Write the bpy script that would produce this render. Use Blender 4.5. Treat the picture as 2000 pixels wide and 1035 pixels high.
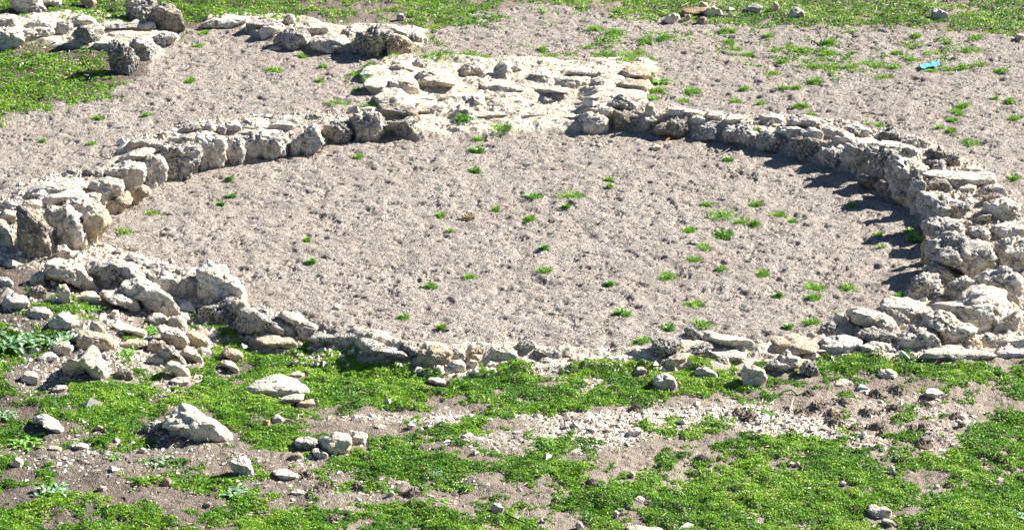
import bpy, bmesh, math, random
import numpy as np
from math import radians, sin, cos, pi
for o in list(bpy.data.objects): bpy.data.objects.remove(o)
S = bpy.context.scene
COL = S.collection
# ------------------------------------------------------------------ camera
PITCH = radians(18.0); DIST = 32.0; FPX = 6095.0      # focal length in pixels of a 2000 px wide frame
CAM = np.array([0.0, -DIST*cos(PITCH), DIST*sin(PITCH)])
cd = bpy.data.cameras.new('camera'); cam = bpy.data.objects.new('camera', cd); COL.objects.link(cam)
cam.location = CAM; cam.rotation_euler = (pi/2-PITCH, 0, 0)
cd.sensor_width = 36; cd.lens = 36*FPX/2000; cd.clip_start = 0.5; cd.clip_end = 2000
S.camera = cam
# ------------------------------------------------------------------ sky and sun
SUN_EL = radians(34); SUN_AZ = radians(63)            # azimuth clockwise from +Y
w = bpy.data.worlds.new('World'); S.world = w; w.use_nodes = True
nt = w.node_tree; bg = nt.nodes['Background']
sky = nt.nodes.new('ShaderNodeTexSky'); sky.sky_type = 'NISHITA'; sky.sun_disc = False
sky.sun_elevation = SUN_EL; sky.sun_rotation = SUN_AZ; sky.altitude = 900; sky.air_density = .65; sky.dust_density = .2; sky.ozone_density = 2.5
nt.links.new(sky.outputs[0], bg.inputs[0]); bg.inputs[1].default_value = 0.05
ld = bpy.data.lights.new('sun', 'SUN'); ld.energy = 5.0; ld.angle = radians(0.53); ld.color = (1, 0.96, 0.90)
sun = bpy.data.objects.new('sun', ld); COL.objects.link(sun); sun.location = (20, 20, 30)
from mathutils import Vector
sun.rotation_euler = Vector((sin(SUN_AZ)*cos(SUN_EL), cos(SUN_AZ)*cos(SUN_EL), sin(SUN_EL))).to_track_quat('Z', 'Y').to_euler()
S.view_settings.view_transform = 'Standard'; S.view_settings.look = 'None'
S.view_settings.gamma = 1; S.view_settings.exposure = 1.5
# ------------------------------------------------------------------ numeric helpers
def hsh(ix, iy, iz, seed):
    h = (ix.astype(np.int64)*374761393 + iy.astype(np.int64)*668265263 + iz.astype(np.int64)*2147483647 + seed*974634777) & 0xFFFFFFFF
    h = ((h ^ (h >> 13)) * 1274126177) & 0xFFFFFFFF
    h = ((h ^ (h >> 15)) * 2246822519) & 0xFFFFFFFF
    return ((h ^ (h >> 16)) & 0xFFFFFF).astype(np.float32)/np.float32(0xFFFFFF)
def noise3(p, seed=0):
    i = np.floor(p); f = (p-i).astype(np.float32); u = f*f*(3-2*f); i = i.astype(np.int64)
    r = 0
    for a in (0, 1):
        wa = u[:, 0] if a else 1-u[:, 0]
        for b in (0, 1):
            wb = u[:, 1] if b else 1-u[:, 1]
            for c in (0, 1):
                wc = u[:, 2] if c else 1-u[:, 2]
                r = r + wa*wb*wc*hsh(i[:, 0]+a, i[:, 1]+b, i[:, 2]+c, seed)
    return r
def noise2(x, y, seed=0):
    c, s = math.cos(seed*1.7), math.sin(seed*1.7)
    x, y = x*c-y*s, x*s+y*c
    ix = np.floor(x); iy = np.floor(y); fx = (x-ix).astype(np.float32); fy = (y-iy).astype(np.float32)
    ux = fx*fx*(3-2*fx); uy = fy*fy*(3-2*fy); z = np.zeros_like(ix)
    return ((hsh(ix, iy, z, seed)*(1-ux)+hsh(ix+1, iy, z, seed)*ux)*(1-uy) + (hsh(ix, iy+1, z, seed)*(1-ux)+hsh(ix+1, iy+1, z, seed)*ux)*uy)
def fbm2(x, y, f, octs, seed, gain=.5):
    r = 0; a = 1; t = 0
    for k in range(octs):
        r = r+a*noise2(x*f, y*f, seed+k); t += a; a *= gain; f *= 2.03
    return r/t
def sst(x, a, b):
    t = np.clip((x-a)/(b-a), 0, 1); return t*t*(3-2*t)
CP, SP = cos(PITCH), sin(PITCH)
def project(x, y, z):
    dx = x-CAM[0]; dy = y-CAM[1]; dz = z-CAM[2]
    f = dy*CP-dz*SP; v = dy*SP+dz*CP
    return 1000+FPX*dx/f, 517.5-FPX*v/f
def ray(px, py):
    a = (px-1000)/FPX; b = -(py-517.5)/FPX
    return np.array([a+0*b, CP+b*SP, -SP+b*CP])
def ground_pt(px, py, z=0.0):
    d = ray(px, py); t = (z-CAM[2])/d[2]
    return CAM[0]+d[0]*t, CAM[1]+d[1]*t
def inpoly(X, Y, poly):
    n = len(poly); ins = np.zeros(X.shape, bool)
    for i in range(n):
        x0, y0 = poly[i]; x1, y1 = poly[(i+1) % n]
        c = ((y0 > Y) != (y1 > Y)) & (X < (x1-x0)*(Y-y0)/((y1-y0) or 1e-9)+x0)
        ins ^= c
    return ins
def polydist(X, Y, poly):
    d = np.full(X.shape, 1e9); n = len(poly)
    for i in range(n):
        x0, y0 = poly[i]; x1, y1 = poly[(i+1) % n]; ex, ey = x1-x0, y1-y0
        t = np.clip(((X-x0)*ex+(Y-y0)*ey)/(ex*ex+ey*ey+1e-12), 0, 1)
        d = np.minimum(d, (X-x0-t*ex)**2+(Y-y0-t*ey)**2)
    d = np.sqrt(d)
    return np.where(inpoly(X, Y, poly), -d, d)           # negative inside
class Field:                                            # coarse ground grid, bilinear look-up
    def __init__(s, fn, x0=-9, x1=9, y0=-12, y1=18, st=0.04):
        s.x0, s.y0, s.st = x0, y0, st
        xs = np.arange(x0, x1, st); ys = np.arange(y0, y1, st)
        X, Y = np.meshgrid(xs, ys); s.g = fn(X, Y).astype(np.float32)
    def __call__(s, x, y):
        u = np.clip((np.asarray(x)-s.x0)/s.st, 0, s.g.shape[1]-1.001); v = np.clip((np.asarray(y)-s.y0)/s.st, 0, s.g.shape[0]-1.001)
        i = u.astype(int); j = v.astype(int); a = u-i; b = v-j
        return (s.g[j, i]*(1-a)+s.g[j, i+1]*a)*(1-b)+(s.g[j+1, i]*(1-a)+s.g[j+1, i+1]*a)*b
def P(*v):
    return [(v[i], v[i+1]) for i in range(0, len(v), 2)]
def toground(poly, z=0.0):
    return [tuple(ground_pt(a, b, z)) for a, b in poly]
# ------------------------------------------------------------------ where things are: outlines measured in the photograph, laid on the ground
INNER = toground(P(168,492,200,450,245,402,300,362,345,342,400,326,470,316,560,300,640,285,690,274,760,264,820,262, 980,262, 1138,262,
  1200,254,1290,266,1350,272,1420,280,1500,296,1560,312,1620,330,1700,362,1770,408,1800,450,1806,500,1795,540,1765,585,1715,604,1640,640,
  1560,668,1480,678,1400,668,1280,690,1130,688,960,682,850,686,760,668,690,650,600,620,540,600,480,580,440,545,340,518,240,500))
OUTER = toground(P(-60,420,60,352,150,330,245,276,360,236,480,224,600,218,740,212, 985,225,1200,205,1300,212,1420,218,1560,222,
  1700,240,1800,262,1900,315,1975,370,2010,450,2010,606,1960,662,1700,666,1300,678,850,688,480,626,300,574,100,530,-60,500), .2)
D_IN = Field(lambda X, Y: polydist(X, Y, INNER))
D_OUT = Field(lambda X, Y: polydist(X, Y, OUTER))
DOOR_X0, DOOR_X1 = ground_pt(800, 250)[0], ground_pt(1150, 250)[0]
def blob(X, Y, px, py, rx, ry, z=0):
    cx, cy = ground_pt(px, py, z); return np.exp(-((X-cx)/rx)**2-((Y-cy)/ry)**2)
def hout(X, Y):
    h = -0.03+0.23*sst(Y, -1.5, 1.6)
    h = h-0.17*blob(X, Y, 440, 660, 1.3, 1.5)-0.05*blob(X, Y, 800, 740, 2.0, 1.0)
    h = h+0.16*blob(X, Y, 20, 600, 1.2, 1.9)+0.10*blob(X, Y, 220, 660, .9, 1.0)+0.05*blob(X, Y, 40, 60, 1.2, 2.0)
    h = h+0.05*(fbm2(X, Y, .35, 3, 3)-.5)+0.10*sst(Y, 8, 14)
    return h
def base_h(X, Y):
    di = D_IN(X, Y)
    door = sst(X, DOOR_X0-.15, DOOR_X0+.15)*(1-sst(X, DOOR_X1-.15, DOOR_X1+.15))*(Y > 2)
    k = sst(di, 0.02, 0.20)*(1-door)+sst(di, -.1, 2.6)*door
    return hout(X, Y)*k
BASE = Field(base_h)
def hit(px, py):                                        # where the sight line through a pixel meets the terrain
    d = ray(px, py); t = np.linspace(15, 60, 4500)
    x = CAM[0]+d[0]*t; y = CAM[1]+d[1]*t; z = CAM[2]+d[2]*t
    b = BASE(x, y); k = np.argmax(z < b)
    return x[k], y[k], b[k]
# zones
SOIL = toground(P(-900,470,60,470,120,520,170,548,330,600,470,640,620,672,740,692,850,714,1050,714,1270,702,1500,690,1700,692,1900,702,2900,700,2900,2600,-900,2600))
SOIL2 = toground(P(-900,240,0,232,60,215,190,190,270,155,300,112,350,60,500,48,580,30,640,45,850,58,900,26,1100,14,1290,35,1500,45,1700,50,1800,60,2000,76,2900,76,2900,-420,-900,-420), .2)
BEDS = [toground(P(*q), zq) for q, zq in zip(((702,146,760,122,900,124,1100,130,1280,130,1268,178,1252,212,1130,234,1000,240,820,250,740,205),
  (600,655,700,640,820,672,960,676,1130,684,1270,690,1340,650,1480,672,1600,655,1700,610,1800,585,1990,600,1985,690,1900,700,1600,694,1280,716,1050,722,840,718,700,690),
  (-60,45,60,40,180,28,300,62,348,70,300,118,215,100,60,86,-60,92),(395,40,480,30,575,36,650,50,830,60,820,92,700,98,560,90,470,58),
  (95,478,180,540,350,560,480,600,600,650,590,668,460,632,300,602,100,548)), (.16, 0, .22, .22, 0))]
def bedf(X, Y):
    d = np.full(X.shape, 9.)
    for q in BEDS: d = np.minimum(d, polydist(X, Y, q))
    return d
D_BED = Field(bedf)
D_SOIL = Field(lambda X, Y: np.minimum(polydist(X, Y, SOIL), polydist(X, Y, SOIL2)))
# ground cover density, read off the photograph on a coarse grid (0 bare .. 9 closed)
CROWS = {
 -60:"88888888888888888888888888888888888888888", 0:"56788878887665567765346778776688888755788", 14:"67889888888776566776423566776678889886788",
 28:"44468877676655465765322455665577778886788", 42:"22266677673443246674211112465566776665778", 56:"01034443000000005542100000011123233333556",
 70:"10000003100000000421000133223222211102233", 90:"56310000000000133431114342233244422343101", 112:"67763000000000154431002441001234433233201",
 132:"88876200000000320000000001001223443234310", 150:"78887400000000310000000002000111332110100", 172:"67887200000000000000000000000000000000000",
 195:"67762000000000000000000000000000000000000", 215:"87300000000000000000000000000000000000000", 235:"40000000000000000000000000000000000000000",
 250:"00000000000000000000000000000000000000000", 470:"00000000000000000000000000000000000000000", 490:"71000000000000000000000000000000000000000",
 512:"93000000000000000000000000000000000000000", 532:"61000000000000000000000000000000000000000", 556:"02373000000000000000000000000000000000000",
 580:"14333210000000000000000000000000000000000", 602:"52483125960000000000000000000000000000000", 625:"34542126994200000000000000000000000000000",
 650:"77632424499860000000000000000000000000000", 675:"88525721278888930000000000000000000000000", 700:"85211312669999971000000000252420776543311",
 722:"84553223588999999999998999998757688888999", 745:"92367754776799999999995389997546654767789", 765:"96599898998999999996589869865234253345769",
 790:"79999999999999998333888897412122111564563", 812:"85989990598851113236743211124651011353478", 838:"98448732479873347885431027598111122223789",
 863:"76245343538733888442229645312889674653689", 888:"43424343554455899857785421767999988676899", 913:"65523254455246799996788631455899985789999",
 938:"64336655677336774583633565667999998748999", 963:"53754335776456752233255899999999999958999", 990:"87866783688887765676668899999999999999999",
 1015:"98736884549987358994742684899999999979999", 1050:"98767788669988677896765788899999999999999", 1300:"77777777777777777777777777777777777777777"}
_cy = sorted(CROWS); _cg = np.array([[int(c) for c in CROWS[y].ljust(41, '0')[:41]] for y in _cy], np.float32)/9
def cover(px, py):
    u = np.clip(px/50, 0, 39.999); i = u.astype(int); a = u-i
    r = np.interp(py, _cy, np.arange(len(_cy))); j = np.clip(r.astype(int), 0, len(_cy)-2); b = r-j
    return (_cg[j, i]*(1-a)+_cg[j, i+1]*a)*(1-b)+(_cg[j+1, i]*(1-a)+_cg[j+1, i+1]*a)*b
def cover_xy(x, y):
    px, py = project(x, y, BASE(x, y))
    return cover(px, py)
CHIPS = [(740,805,90,9,.5),(880,808,60,16,1),(960,850,90,20,.35),(1060,800,60,10,.7),(1150,835,95,32,1.1),(1230,820,90,24,1),(1340,800,100,18,.9),(1450,795,60,20,.7),
 (1530,820,80,24,1),(1600,830,70,22,1),(1680,860,60,18,.5),(1760,790,110,30,.25),(1850,835,60,40,.3),(300,690,130,60,.45),(180,610,150,50,.3),(100,740,70,30,.3),(250,880,200,40,.25),(700,930,200,60,.12),(1120,720,60,14,.3),(1150,745,70,14,.4)]
def chipmap(px, py):
    r = 0
    for cx, cy, rx, ry, d in CHIPS: r = r+d*np.exp(-(((px-cx)/rx)**2+((py-cy)/ry)**2)**1.5)
    return r
# ------------------------------------------------------------------ object helpers
def setp(o, label=None, cat=None, group=None, kind=None):
    if label: o['label'] = label
    if cat: o['category'] = cat
    if group: o['group'] = group
    if kind: o['kind'] = kind
    return o
def mesh_np(name, V, F, mat, smooth=False, parent=None, attr=None):
    me = bpy.data.meshes.new(name); V = np.ascontiguousarray(V, np.float32); F = np.ascontiguousarray(F, np.int32)
    me.vertices.add(len(V)); me.vertices.foreach_set('co', V.ravel())
    k = F.shape[1]; me.loops.add(F.size); me.loops.foreach_set('vertex_index', F.ravel())
    me.polygons.add(len(F)); me.polygons.foreach_set('loop_start', np.arange(0, F.size, k, dtype=np.int32))
    me.polygons.foreach_set('use_smooth', np.full(len(F), smooth, bool))
    if attr is not None:
        for nm, A in attr.items():
            if A.ndim == 2:
                at = me.color_attributes.new(nm, 'FLOAT_COLOR', 'POINT'); at.data.foreach_set('color', np.ascontiguousarray(A, np.float32).ravel())
            else:
                at = me.attributes.new(nm, 'FLOAT', 'POINT'); at.data.foreach_set('value', np.ascontiguousarray(A, np.float32))
    me.update(calc_edges=True); me.materials.append(mat)
    o = bpy.data.objects.new(name, me); COL.objects.link(o)
    if parent: o.parent = parent
    return o
# ------------------------------------------------------------------ materials
def newmat(name, rough=.9, spec=.2):
    m = bpy.data.materials.new(name); m.use_nodes = True; b = m.node_tree.nodes['Principled BSDF']
    b.inputs['Roughness'].default_value = rough; b.inputs['Specular IOR Level'].default_value = spec
    return m, m.node_tree, b
class NG:
    def __init__(s, nt): s.nt = nt
    def n(s, t, **kw):
        x = s.nt.nodes.new(t)
        for k, v in kw.items(): setattr(x, k, v)
        return x
    def l(s, a, b): s.nt.links.new(a, b)
    def noise(s, vec, scale, detail=4, rough=.55):
        x = s.n('ShaderNodeTexNoise'); x.inputs['Scale'].default_value = scale; x.inputs['Detail'].default_value = detail; x.inputs['Roughness'].default_value = rough
        if vec is not None: s.l(vec, x.inputs['Vector'])
        return x.outputs['Fac']
    def vor(s, vec, scale, feature='F1', out='Distance'):
        x = s.n('ShaderNodeTexVoronoi'); x.feature = feature; x.inputs['Scale'].default_value = scale
        s.l(vec, x.inputs['Vector']); return x.outputs[out]
    def ramp(s, fac, stops):
        x = s.n('ShaderNodeValToRGB'); e = x.color_ramp.elements
        while len(e) < len(stops): e.new(.5)
        for i, (p, c) in enumerate(stops):
            e[i].position = p; e[i].color = (c, c, c, 1) if not isinstance(c, tuple) else (*c, 1)
        s.l(fac, x.inputs[0]); return x.outputs[0]
    def mix(s, fac, a, b):
        x = s.n('ShaderNodeMix'); x.data_type = 'RGBA'
        for v, sock in ((fac, x.inputs[0]), (a, x.inputs[6]), (b, x.inputs[7])):
            if isinstance(v, (int, float)): sock.default_value = v
            elif isinstance(v, tuple): sock.default_value = (*v, 1)
            else: s.l(v, sock)
        return x.outputs[2]
    def math(s, op, a, b=None):
        x = s.n('ShaderNodeMath'); x.operation = op
        for v, sock in ((a, x.inputs[0]), (b, x.inputs[1])):
            if v is None: continue
            if isinstance(v, (int, float)): sock.default_value = v
            else: s.l(v, sock)
        return x.outputs[0]
    def bump(s, h, strength, dist, b, prev=None):
        x = s.n('ShaderNodeBump'); x.inputs['Strength'].default_value = strength; x.inputs['Distance'].default_value = dist
        s.l(h, x.inputs['Height'])
        if prev is not None: s.l(prev, x.inputs['Normal'])
        if b is not None: s.l(x.outputs[0], b.inputs['Normal'])
        return x.outputs[0]
def rockmat(name, cream, grey, k_grey, k_dark, k_white, k_orange, darkc=(.055, .052, .048)):
    m, nt, b = newmat(name, .93, .15); g = NG(nt)
    tc = g.n('ShaderNodeTexCoord'); oi = g.n('ShaderNodeObjectInfo'); ad = g.n('ShaderNodeVectorMath'); ad.operation = 'ADD'
    rm = g.math('MULTIPLY', oi.outputs['Random'], 137.0); g.l(tc.outputs['Object'], ad.inputs[0]); g.l(rm, ad.inputs[1]); v = ad.outputs[0]
    c = g.mix(g.ramp(g.noise(v, 11, 6, .65), [(.40, 0.0), (.62, 1.0)]), cream, tuple(x*y for x, y in zip(cream, (.80, .72, .60))))
    c2 = g.mix(g.ramp(g.noise(v, 8, 8, .7), [(.57-k_grey*.12, 0.0), (.63-k_grey*.12, 1.0)]), c, grey)
    if k_white: c2 = g.mix(g.ramp(g.noise(v, 34, 5, .65), [(.62-k_white*.10, 0.0), (.66-k_white*.10, 1.0)]), c2, (.72, .70, .66))
    if k_orange: c2 = g.mix(g.ramp(g.noise(v, 22, 4, .6), [(.74-k_orange*.08, 0.0), (.78-k_orange*.08, .8)]), c2, (.50, .30, .10))
    if k_dark:
        cl = g.ramp(g.noise(v, 5, 4, .6), [(.60-k_dark*.22, 0.0), (.72-k_dark*.18, 1.0)]); sp_ = g.ramp(g.noise(v, 52, 7, .75), [(.47, 0.0), (.54, 1.0)])
        c2 = g.mix(g.math('MULTIPLY', cl, sp_), c2, darkc)
        c2 = g.mix(g.math('MULTIPLY', g.ramp(g.noise(v, 26, 5, .7), [(.60-k_dark*.04, 0.0), (.64-k_dark*.04, 1.0)]), min(1, .55*k_dark+.25)), c2, tuple(x*2 for x in darkc))
    wv = g.n('ShaderNodeVectorMath'); wv.operation = 'MULTIPLY_ADD'; nc = g.n('ShaderNodeTexNoise'); nc.inputs['Scale'].default_value = 6; nc.inputs['Detail'].default_value = 4
    g.l(v, nc.inputs['Vector']); g.l(nc.outputs['Color'], wv.inputs[0]); wv.inputs[1].default_value = (.22, .22, .22); g.l(v, wv.inputs[2])
    ck = g.vor(wv.outputs[0], 6.5, 'DISTANCE_TO_EDGE'); ckm = g.ramp(ck, [(.0, 1.0), (.035, 0.0)]); ckm = g.math('MULTIPLY', ckm, g.ramp(g.noise(v, 7, 2), [(.46, 0.0), (.56, 1.0)]))
    c2 = g.mix(g.math('MULTIPLY', ckm, .42), c2, (.16, .13, .10))
    rc = g.n('ShaderNodeMapRange'); g.l(oi.outputs['Random'], rc.inputs['Value']); rc.inputs['To Min'].default_value = .86; rc.inputs['To Max'].default_value = 1.06
    mul = g.n('ShaderNodeVectorMath'); mul.operation = 'SCALE'; g.l(c2, mul.inputs[0]); g.l(rc.outputs[0], mul.inputs['Scale']); g.l(mul.outputs[0], b.inputs['Base Color'])
    h = g.math('SUBTRACT', g.math('ADD', g.noise(v, 38, 9, .75), g.math('MULTIPLY', g.vor(v, 55), .6)), g.math('MULTIPLY', ckm, .5))
    n0 = g.bump(g.noise(v, 14, 4, .6), .7, .04, None)
    g.bump(h, 1.0, .022, b, n0)
    return m
RM = {
 'g': rockmat('limestone_grey_lichened', (.76, .69, .57), (.58, .56, .51), .95, .72, .9, .35),
 'p': rockmat('limestone_pale_grey', (.80, .73, .61), (.68, .65, .59), .7, .38, .8, .25),
 'w': rockmat('limestone_cream_white', (.78, .71, .58), (.66, .62, .54), .45, .18, .5, .3),
 'd': rockmat('limestone_black_lichen', (.64, .57, .46), (.46, .44, .40), 1.1, 1.15, .9, .2),
 't': rockmat('limestone_tan', (.66, .55, .40), (.56, .49, .39), .4, .25, .4, .2),
 's': rockmat('sandstone_ochre', (.56, .40, .24), (.48, .38, .26), .3, .15, .0, .0),
 'b': rockmat('stone_brown_weathered', (.47, .40, .31), (.38, .35, .30), .7, .75, .5, .6),
}
# ------------------------------------------------------------------ ground: one sheet to the horizon
def axis(lo, hi, st, far):
    a = list(np.arange(lo, hi, st)); s = st; x = hi; out = []
    while x < far: s *= 1.35; x += s; out.append(x)
    s = st; x = lo; pre = []
    while x > -far: s *= 1.35; x -= s; pre.append(x)
    return np.array(pre[::-1]+a+out)
gx = axis(-6.9, 6.9, 0.0115, 400.0)
_y = [-9.0]
while _y[-1] < 14.5: _y.append(_y[-1]+0.0125*(1+(_y[-1]+9)*.035))
s = .02; far = []; x = _y[-1]
while x < 600: s *= 1.35; x += s; far.append(x)
s = .02; pre = []; x = _y[0]
while x > -300: s *= 1.35; x -= s; pre.append(x)
gy = np.array(pre[::-1]+_y+far)
GX, GY = np.meshgrid(gx, gy); X = GX.ravel(); Y = GY.ravel()
dso = D_SOIL(X, Y); dbe = D_BED(X, Y); din = D_IN(X, Y); dou = D_OUT(X, Y)
edge = (fbm2(X, Y, 2.2, 4, 11)-.5)*.55
soil = 1-sst(dso+edge, -.10, .10)
band = sst(din, .05, .18)*(1-sst(dou+edge*.7, -.22, .0))*(1-((X > DOOR_X0) & (X < DOOR_X1) & (Y > 2)))
bed = np.maximum(1-sst(dbe+edge*.45, -.08, .06), 0)
PXg, PYg = project(X, Y, 0.0)
chip = np.clip(chipmap(PXg, PYg), 0, 1)*soil
cov = cover(PXg, PYg)
H = BASE(X, Y)
near = (np.abs(X) < 7.5) & (Y > -10) & (Y < 15)
Z = H.copy()
# gravel: trodden hollows and heaps, then the stones themselves
und = fbm2(X, Y, 1.6, 3, 21); dim = noise2(X*6.5, Y*6.5, 31)*.55+noise2(X*13, Y*13, 32)*.3+noise2(X*23, Y*23, 36)*.15
pit = sst(noise2(X*5.2, Y*7.5, 33)*.5+noise2(X*13, Y*15, 34)*.5, .52, .74)
grain = noise2(X*52, Y*52, 35)*.5+noise2(X*82, Y*82, 37)*.5
gdisp = (und-.5)*.05+(dim-.5)*.056-pit*.020+(grain-.5)*(.012+.026*pit)+(noise2(X*36, Y*36, 38)-.5)*(.003+.024*pit)
sdim = fbm2(X, Y, 3.0, 6, 41, .6)
sdisp = (sdim-.5)*.11+(noise2(X*50, Y*50, 47)-.5)*.012+chip*(noise2(X*34, Y*34, 48)-.4)*.03
bn = np.abs(fbm2(X, Y*1.3, 2.8, 5, 51, .55)-.5)*2
bdisp = .02+(.5-bn)*.11+(noise2(X*30, Y*30, 52)-.5)*.012
bw = np.clip(bed+band*.8, 0, 1)
Z = Z+np.where(near, (gdisp*(1-soil)+sdisp*soil)*(1-bw)+bdisp*bw, 0)
Z = Z-band*.025+sst(-dbe, 0, .12)*.03*(Y > 3)*(X > DOOR_X0-.9)
nx, ny = len(gx), len(gy)
I = (np.arange(ny-1)[:, None]*nx+np.arange(nx-1)[None, :]).ravel()
Fq = np.stack([I, I+1, I+nx+1, I+nx], 1)
col = np.stack([soil, np.clip(bed+band*.55, 0, 1), chip, np.clip(cov, 0, 1)], 1)
m, nt, b = newmat('gravel_soil_ground', .95, .1); g = NG(nt)
geo = g.n('ShaderNodeNewGeometry'); v = geo.outputs['Position']
at = g.n('ShaderNodeAttribute'); at.attribute_name = 'zones'; sp = g.n('ShaderNodeSeparateColor'); g.l(at.outputs['Color'], sp.inputs[0])
vc = g.n('ShaderNodeTexVoronoi'); vc.inputs['Scale'].default_value = 92; g.l(v, vc.inputs['Vector'])
hs = g.n('ShaderNodeSeparateColor'); g.l(vc.outputs['Color'], hs.inputs[0])
grav = g.ramp(hs.outputs[0], [(0, (.11, .094, .08)), (.2, (.28, .243, .206)), (.6, (.39, .342, .292)), (.9, (.50, .446, .387)), (1, (.68, .625, .555))])
grav = g.mix(g.ramp(g.noise(v, .8, 4), [(.4, 0.0), (.65, .4)]), grav, (.29, .245, .205))
sm = g.mix(g.ramp(g.noise(v, 1.1, 5), [(.38, 0.0), (.62, 1.0)]), (.33, .275, .22), (.225, .183, .146))
pp = g.n('ShaderNodeSeparateXYZ'); g.l(v, pp.inputs[0])
lf = g.ramp(g.math('MULTIPLY_ADD', pp.outputs[0], .1), [(.0, 1.0), (.5, 0.0)]); lf.node.inputs[0].links[0].from_node.inputs[2].default_value = .45
sm = g.mix(lf, sm, (.115, .092, .075))
sm = g.mix(g.ramp(g.noise(v, 60, 6, .7), [(.45, 0.0), (.70, .6)]), sm, (.34, .29, .235))
sm = g.mix(g.ramp(g.noise(v, 38, 3, .6), [(.66, 0.0), (.69, 1.0)]), sm, (.62, .56, .48))
chc = g.ramp(hs.outputs[1], [(0, (.34, .27, .2)), (.4, (.56, .49, .40)), (1, (.72, .66, .56))])
sm = g.mix(g.math('MULTIPLY', sp.outputs[2], .75), sm, chc)
bc = g.mix(g.ramp(g.noise(v, 7, 6, .65), [(.42, 0.0), (.62, 1.0)]), (.74, .66, .53), (.60, .50, .37))
bc = g.mix(g.ramp(g.noise(v, 16, 7, .7), [(.54, 0.0), (.62, .85)]), bc, (.36, .34, .31))
c = g.mix(sp.outputs[0], grav, sm); c = g.mix(sp.outputs[1], c, bc); g.l(c, b.inputs['Base Color'])
n1 = g.bump(g.math('ADD', g.math('MULTIPLY', vc.outputs['Distance'], -1.0), g.noise(v, 30, 3)), .85, .014, None)
g.bump(g.noise(v, 110, 4, .7), .5, .006, b, n1)
ground = setp(mesh_np('ground', np.stack([X, Y, Z], 1), Fq, m, True, None, {'zones': col}), kind='structure')
_nx = nx; ZG = Z.reshape(ny, nx)
def zat(x, y):                                          # exact height of the ground sheet
    i = np.clip(np.searchsorted(gx, x)-1, 0, nx-2); j = np.clip(np.searchsorted(gy, y)-1, 0, ny-2)
    a = (x-gx[i])/(gx[i+1]-gx[i]); bb = (y-gy[j])/(gy[j+1]-gy[j])
    return (ZG[j, i]*(1-a)+ZG[j, i+1]*a)*(1-bb)+(ZG[j+1, i]*(1-a)+ZG[j+1, i+1]*a)*bb
# ------------------------------------------------------------------ stones
_ico = {}; FOOT = []
def ico(l):
    if l not in _ico:
        bm = bmesh.new(); bmesh.ops.create_icosphere(bm, subdivisions=l, radius=1)
        V = np.array([v.co[:] for v in bm.verts]); F = np.array([[v.index for v in f.verts] for f in bm.faces]); bm.free()
        _ico[l] = (V/np.linalg.norm(V, axis=1)[:, None], F)
    return _ico[l]
ROUGH = {'g': .72, 'p': .66, 'w': .55, 'd': .85, 't': .5, 's': .3, 'b': .5, 'm': 2.0}
def rockshape(lv, rs, rough, angular=1.0):
    D, F = ico(lv); k = 9+rs.randint(5)
    N = rs.normal(size=(k, 3)); N /= np.linalg.norm(N, axis=1)[:, None]
    box = np.array([[1, 0, 0], [-1, 0, 0], [0, 1, 0], [0, -1, 0], [0, 0, 1], [0, 0, -1]], float)+rs.normal(size=(6, 3))*.22
    box /= np.linalg.norm(box, axis=1)[:, None]
    N = np.vstack([box, N]); d = np.concatenate([rs.uniform(.72, .9, 6), rs.uniform(.80, 1.08, k)])
    dots = D@N.T; r = d/np.maximum(dots, .02); r = np.minimum(r, 3)
    kk = 9.0*angular; rr = -np.log(np.exp(-kk*r).sum(1))/kk
    return D*rr[:, None], D, F
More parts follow.
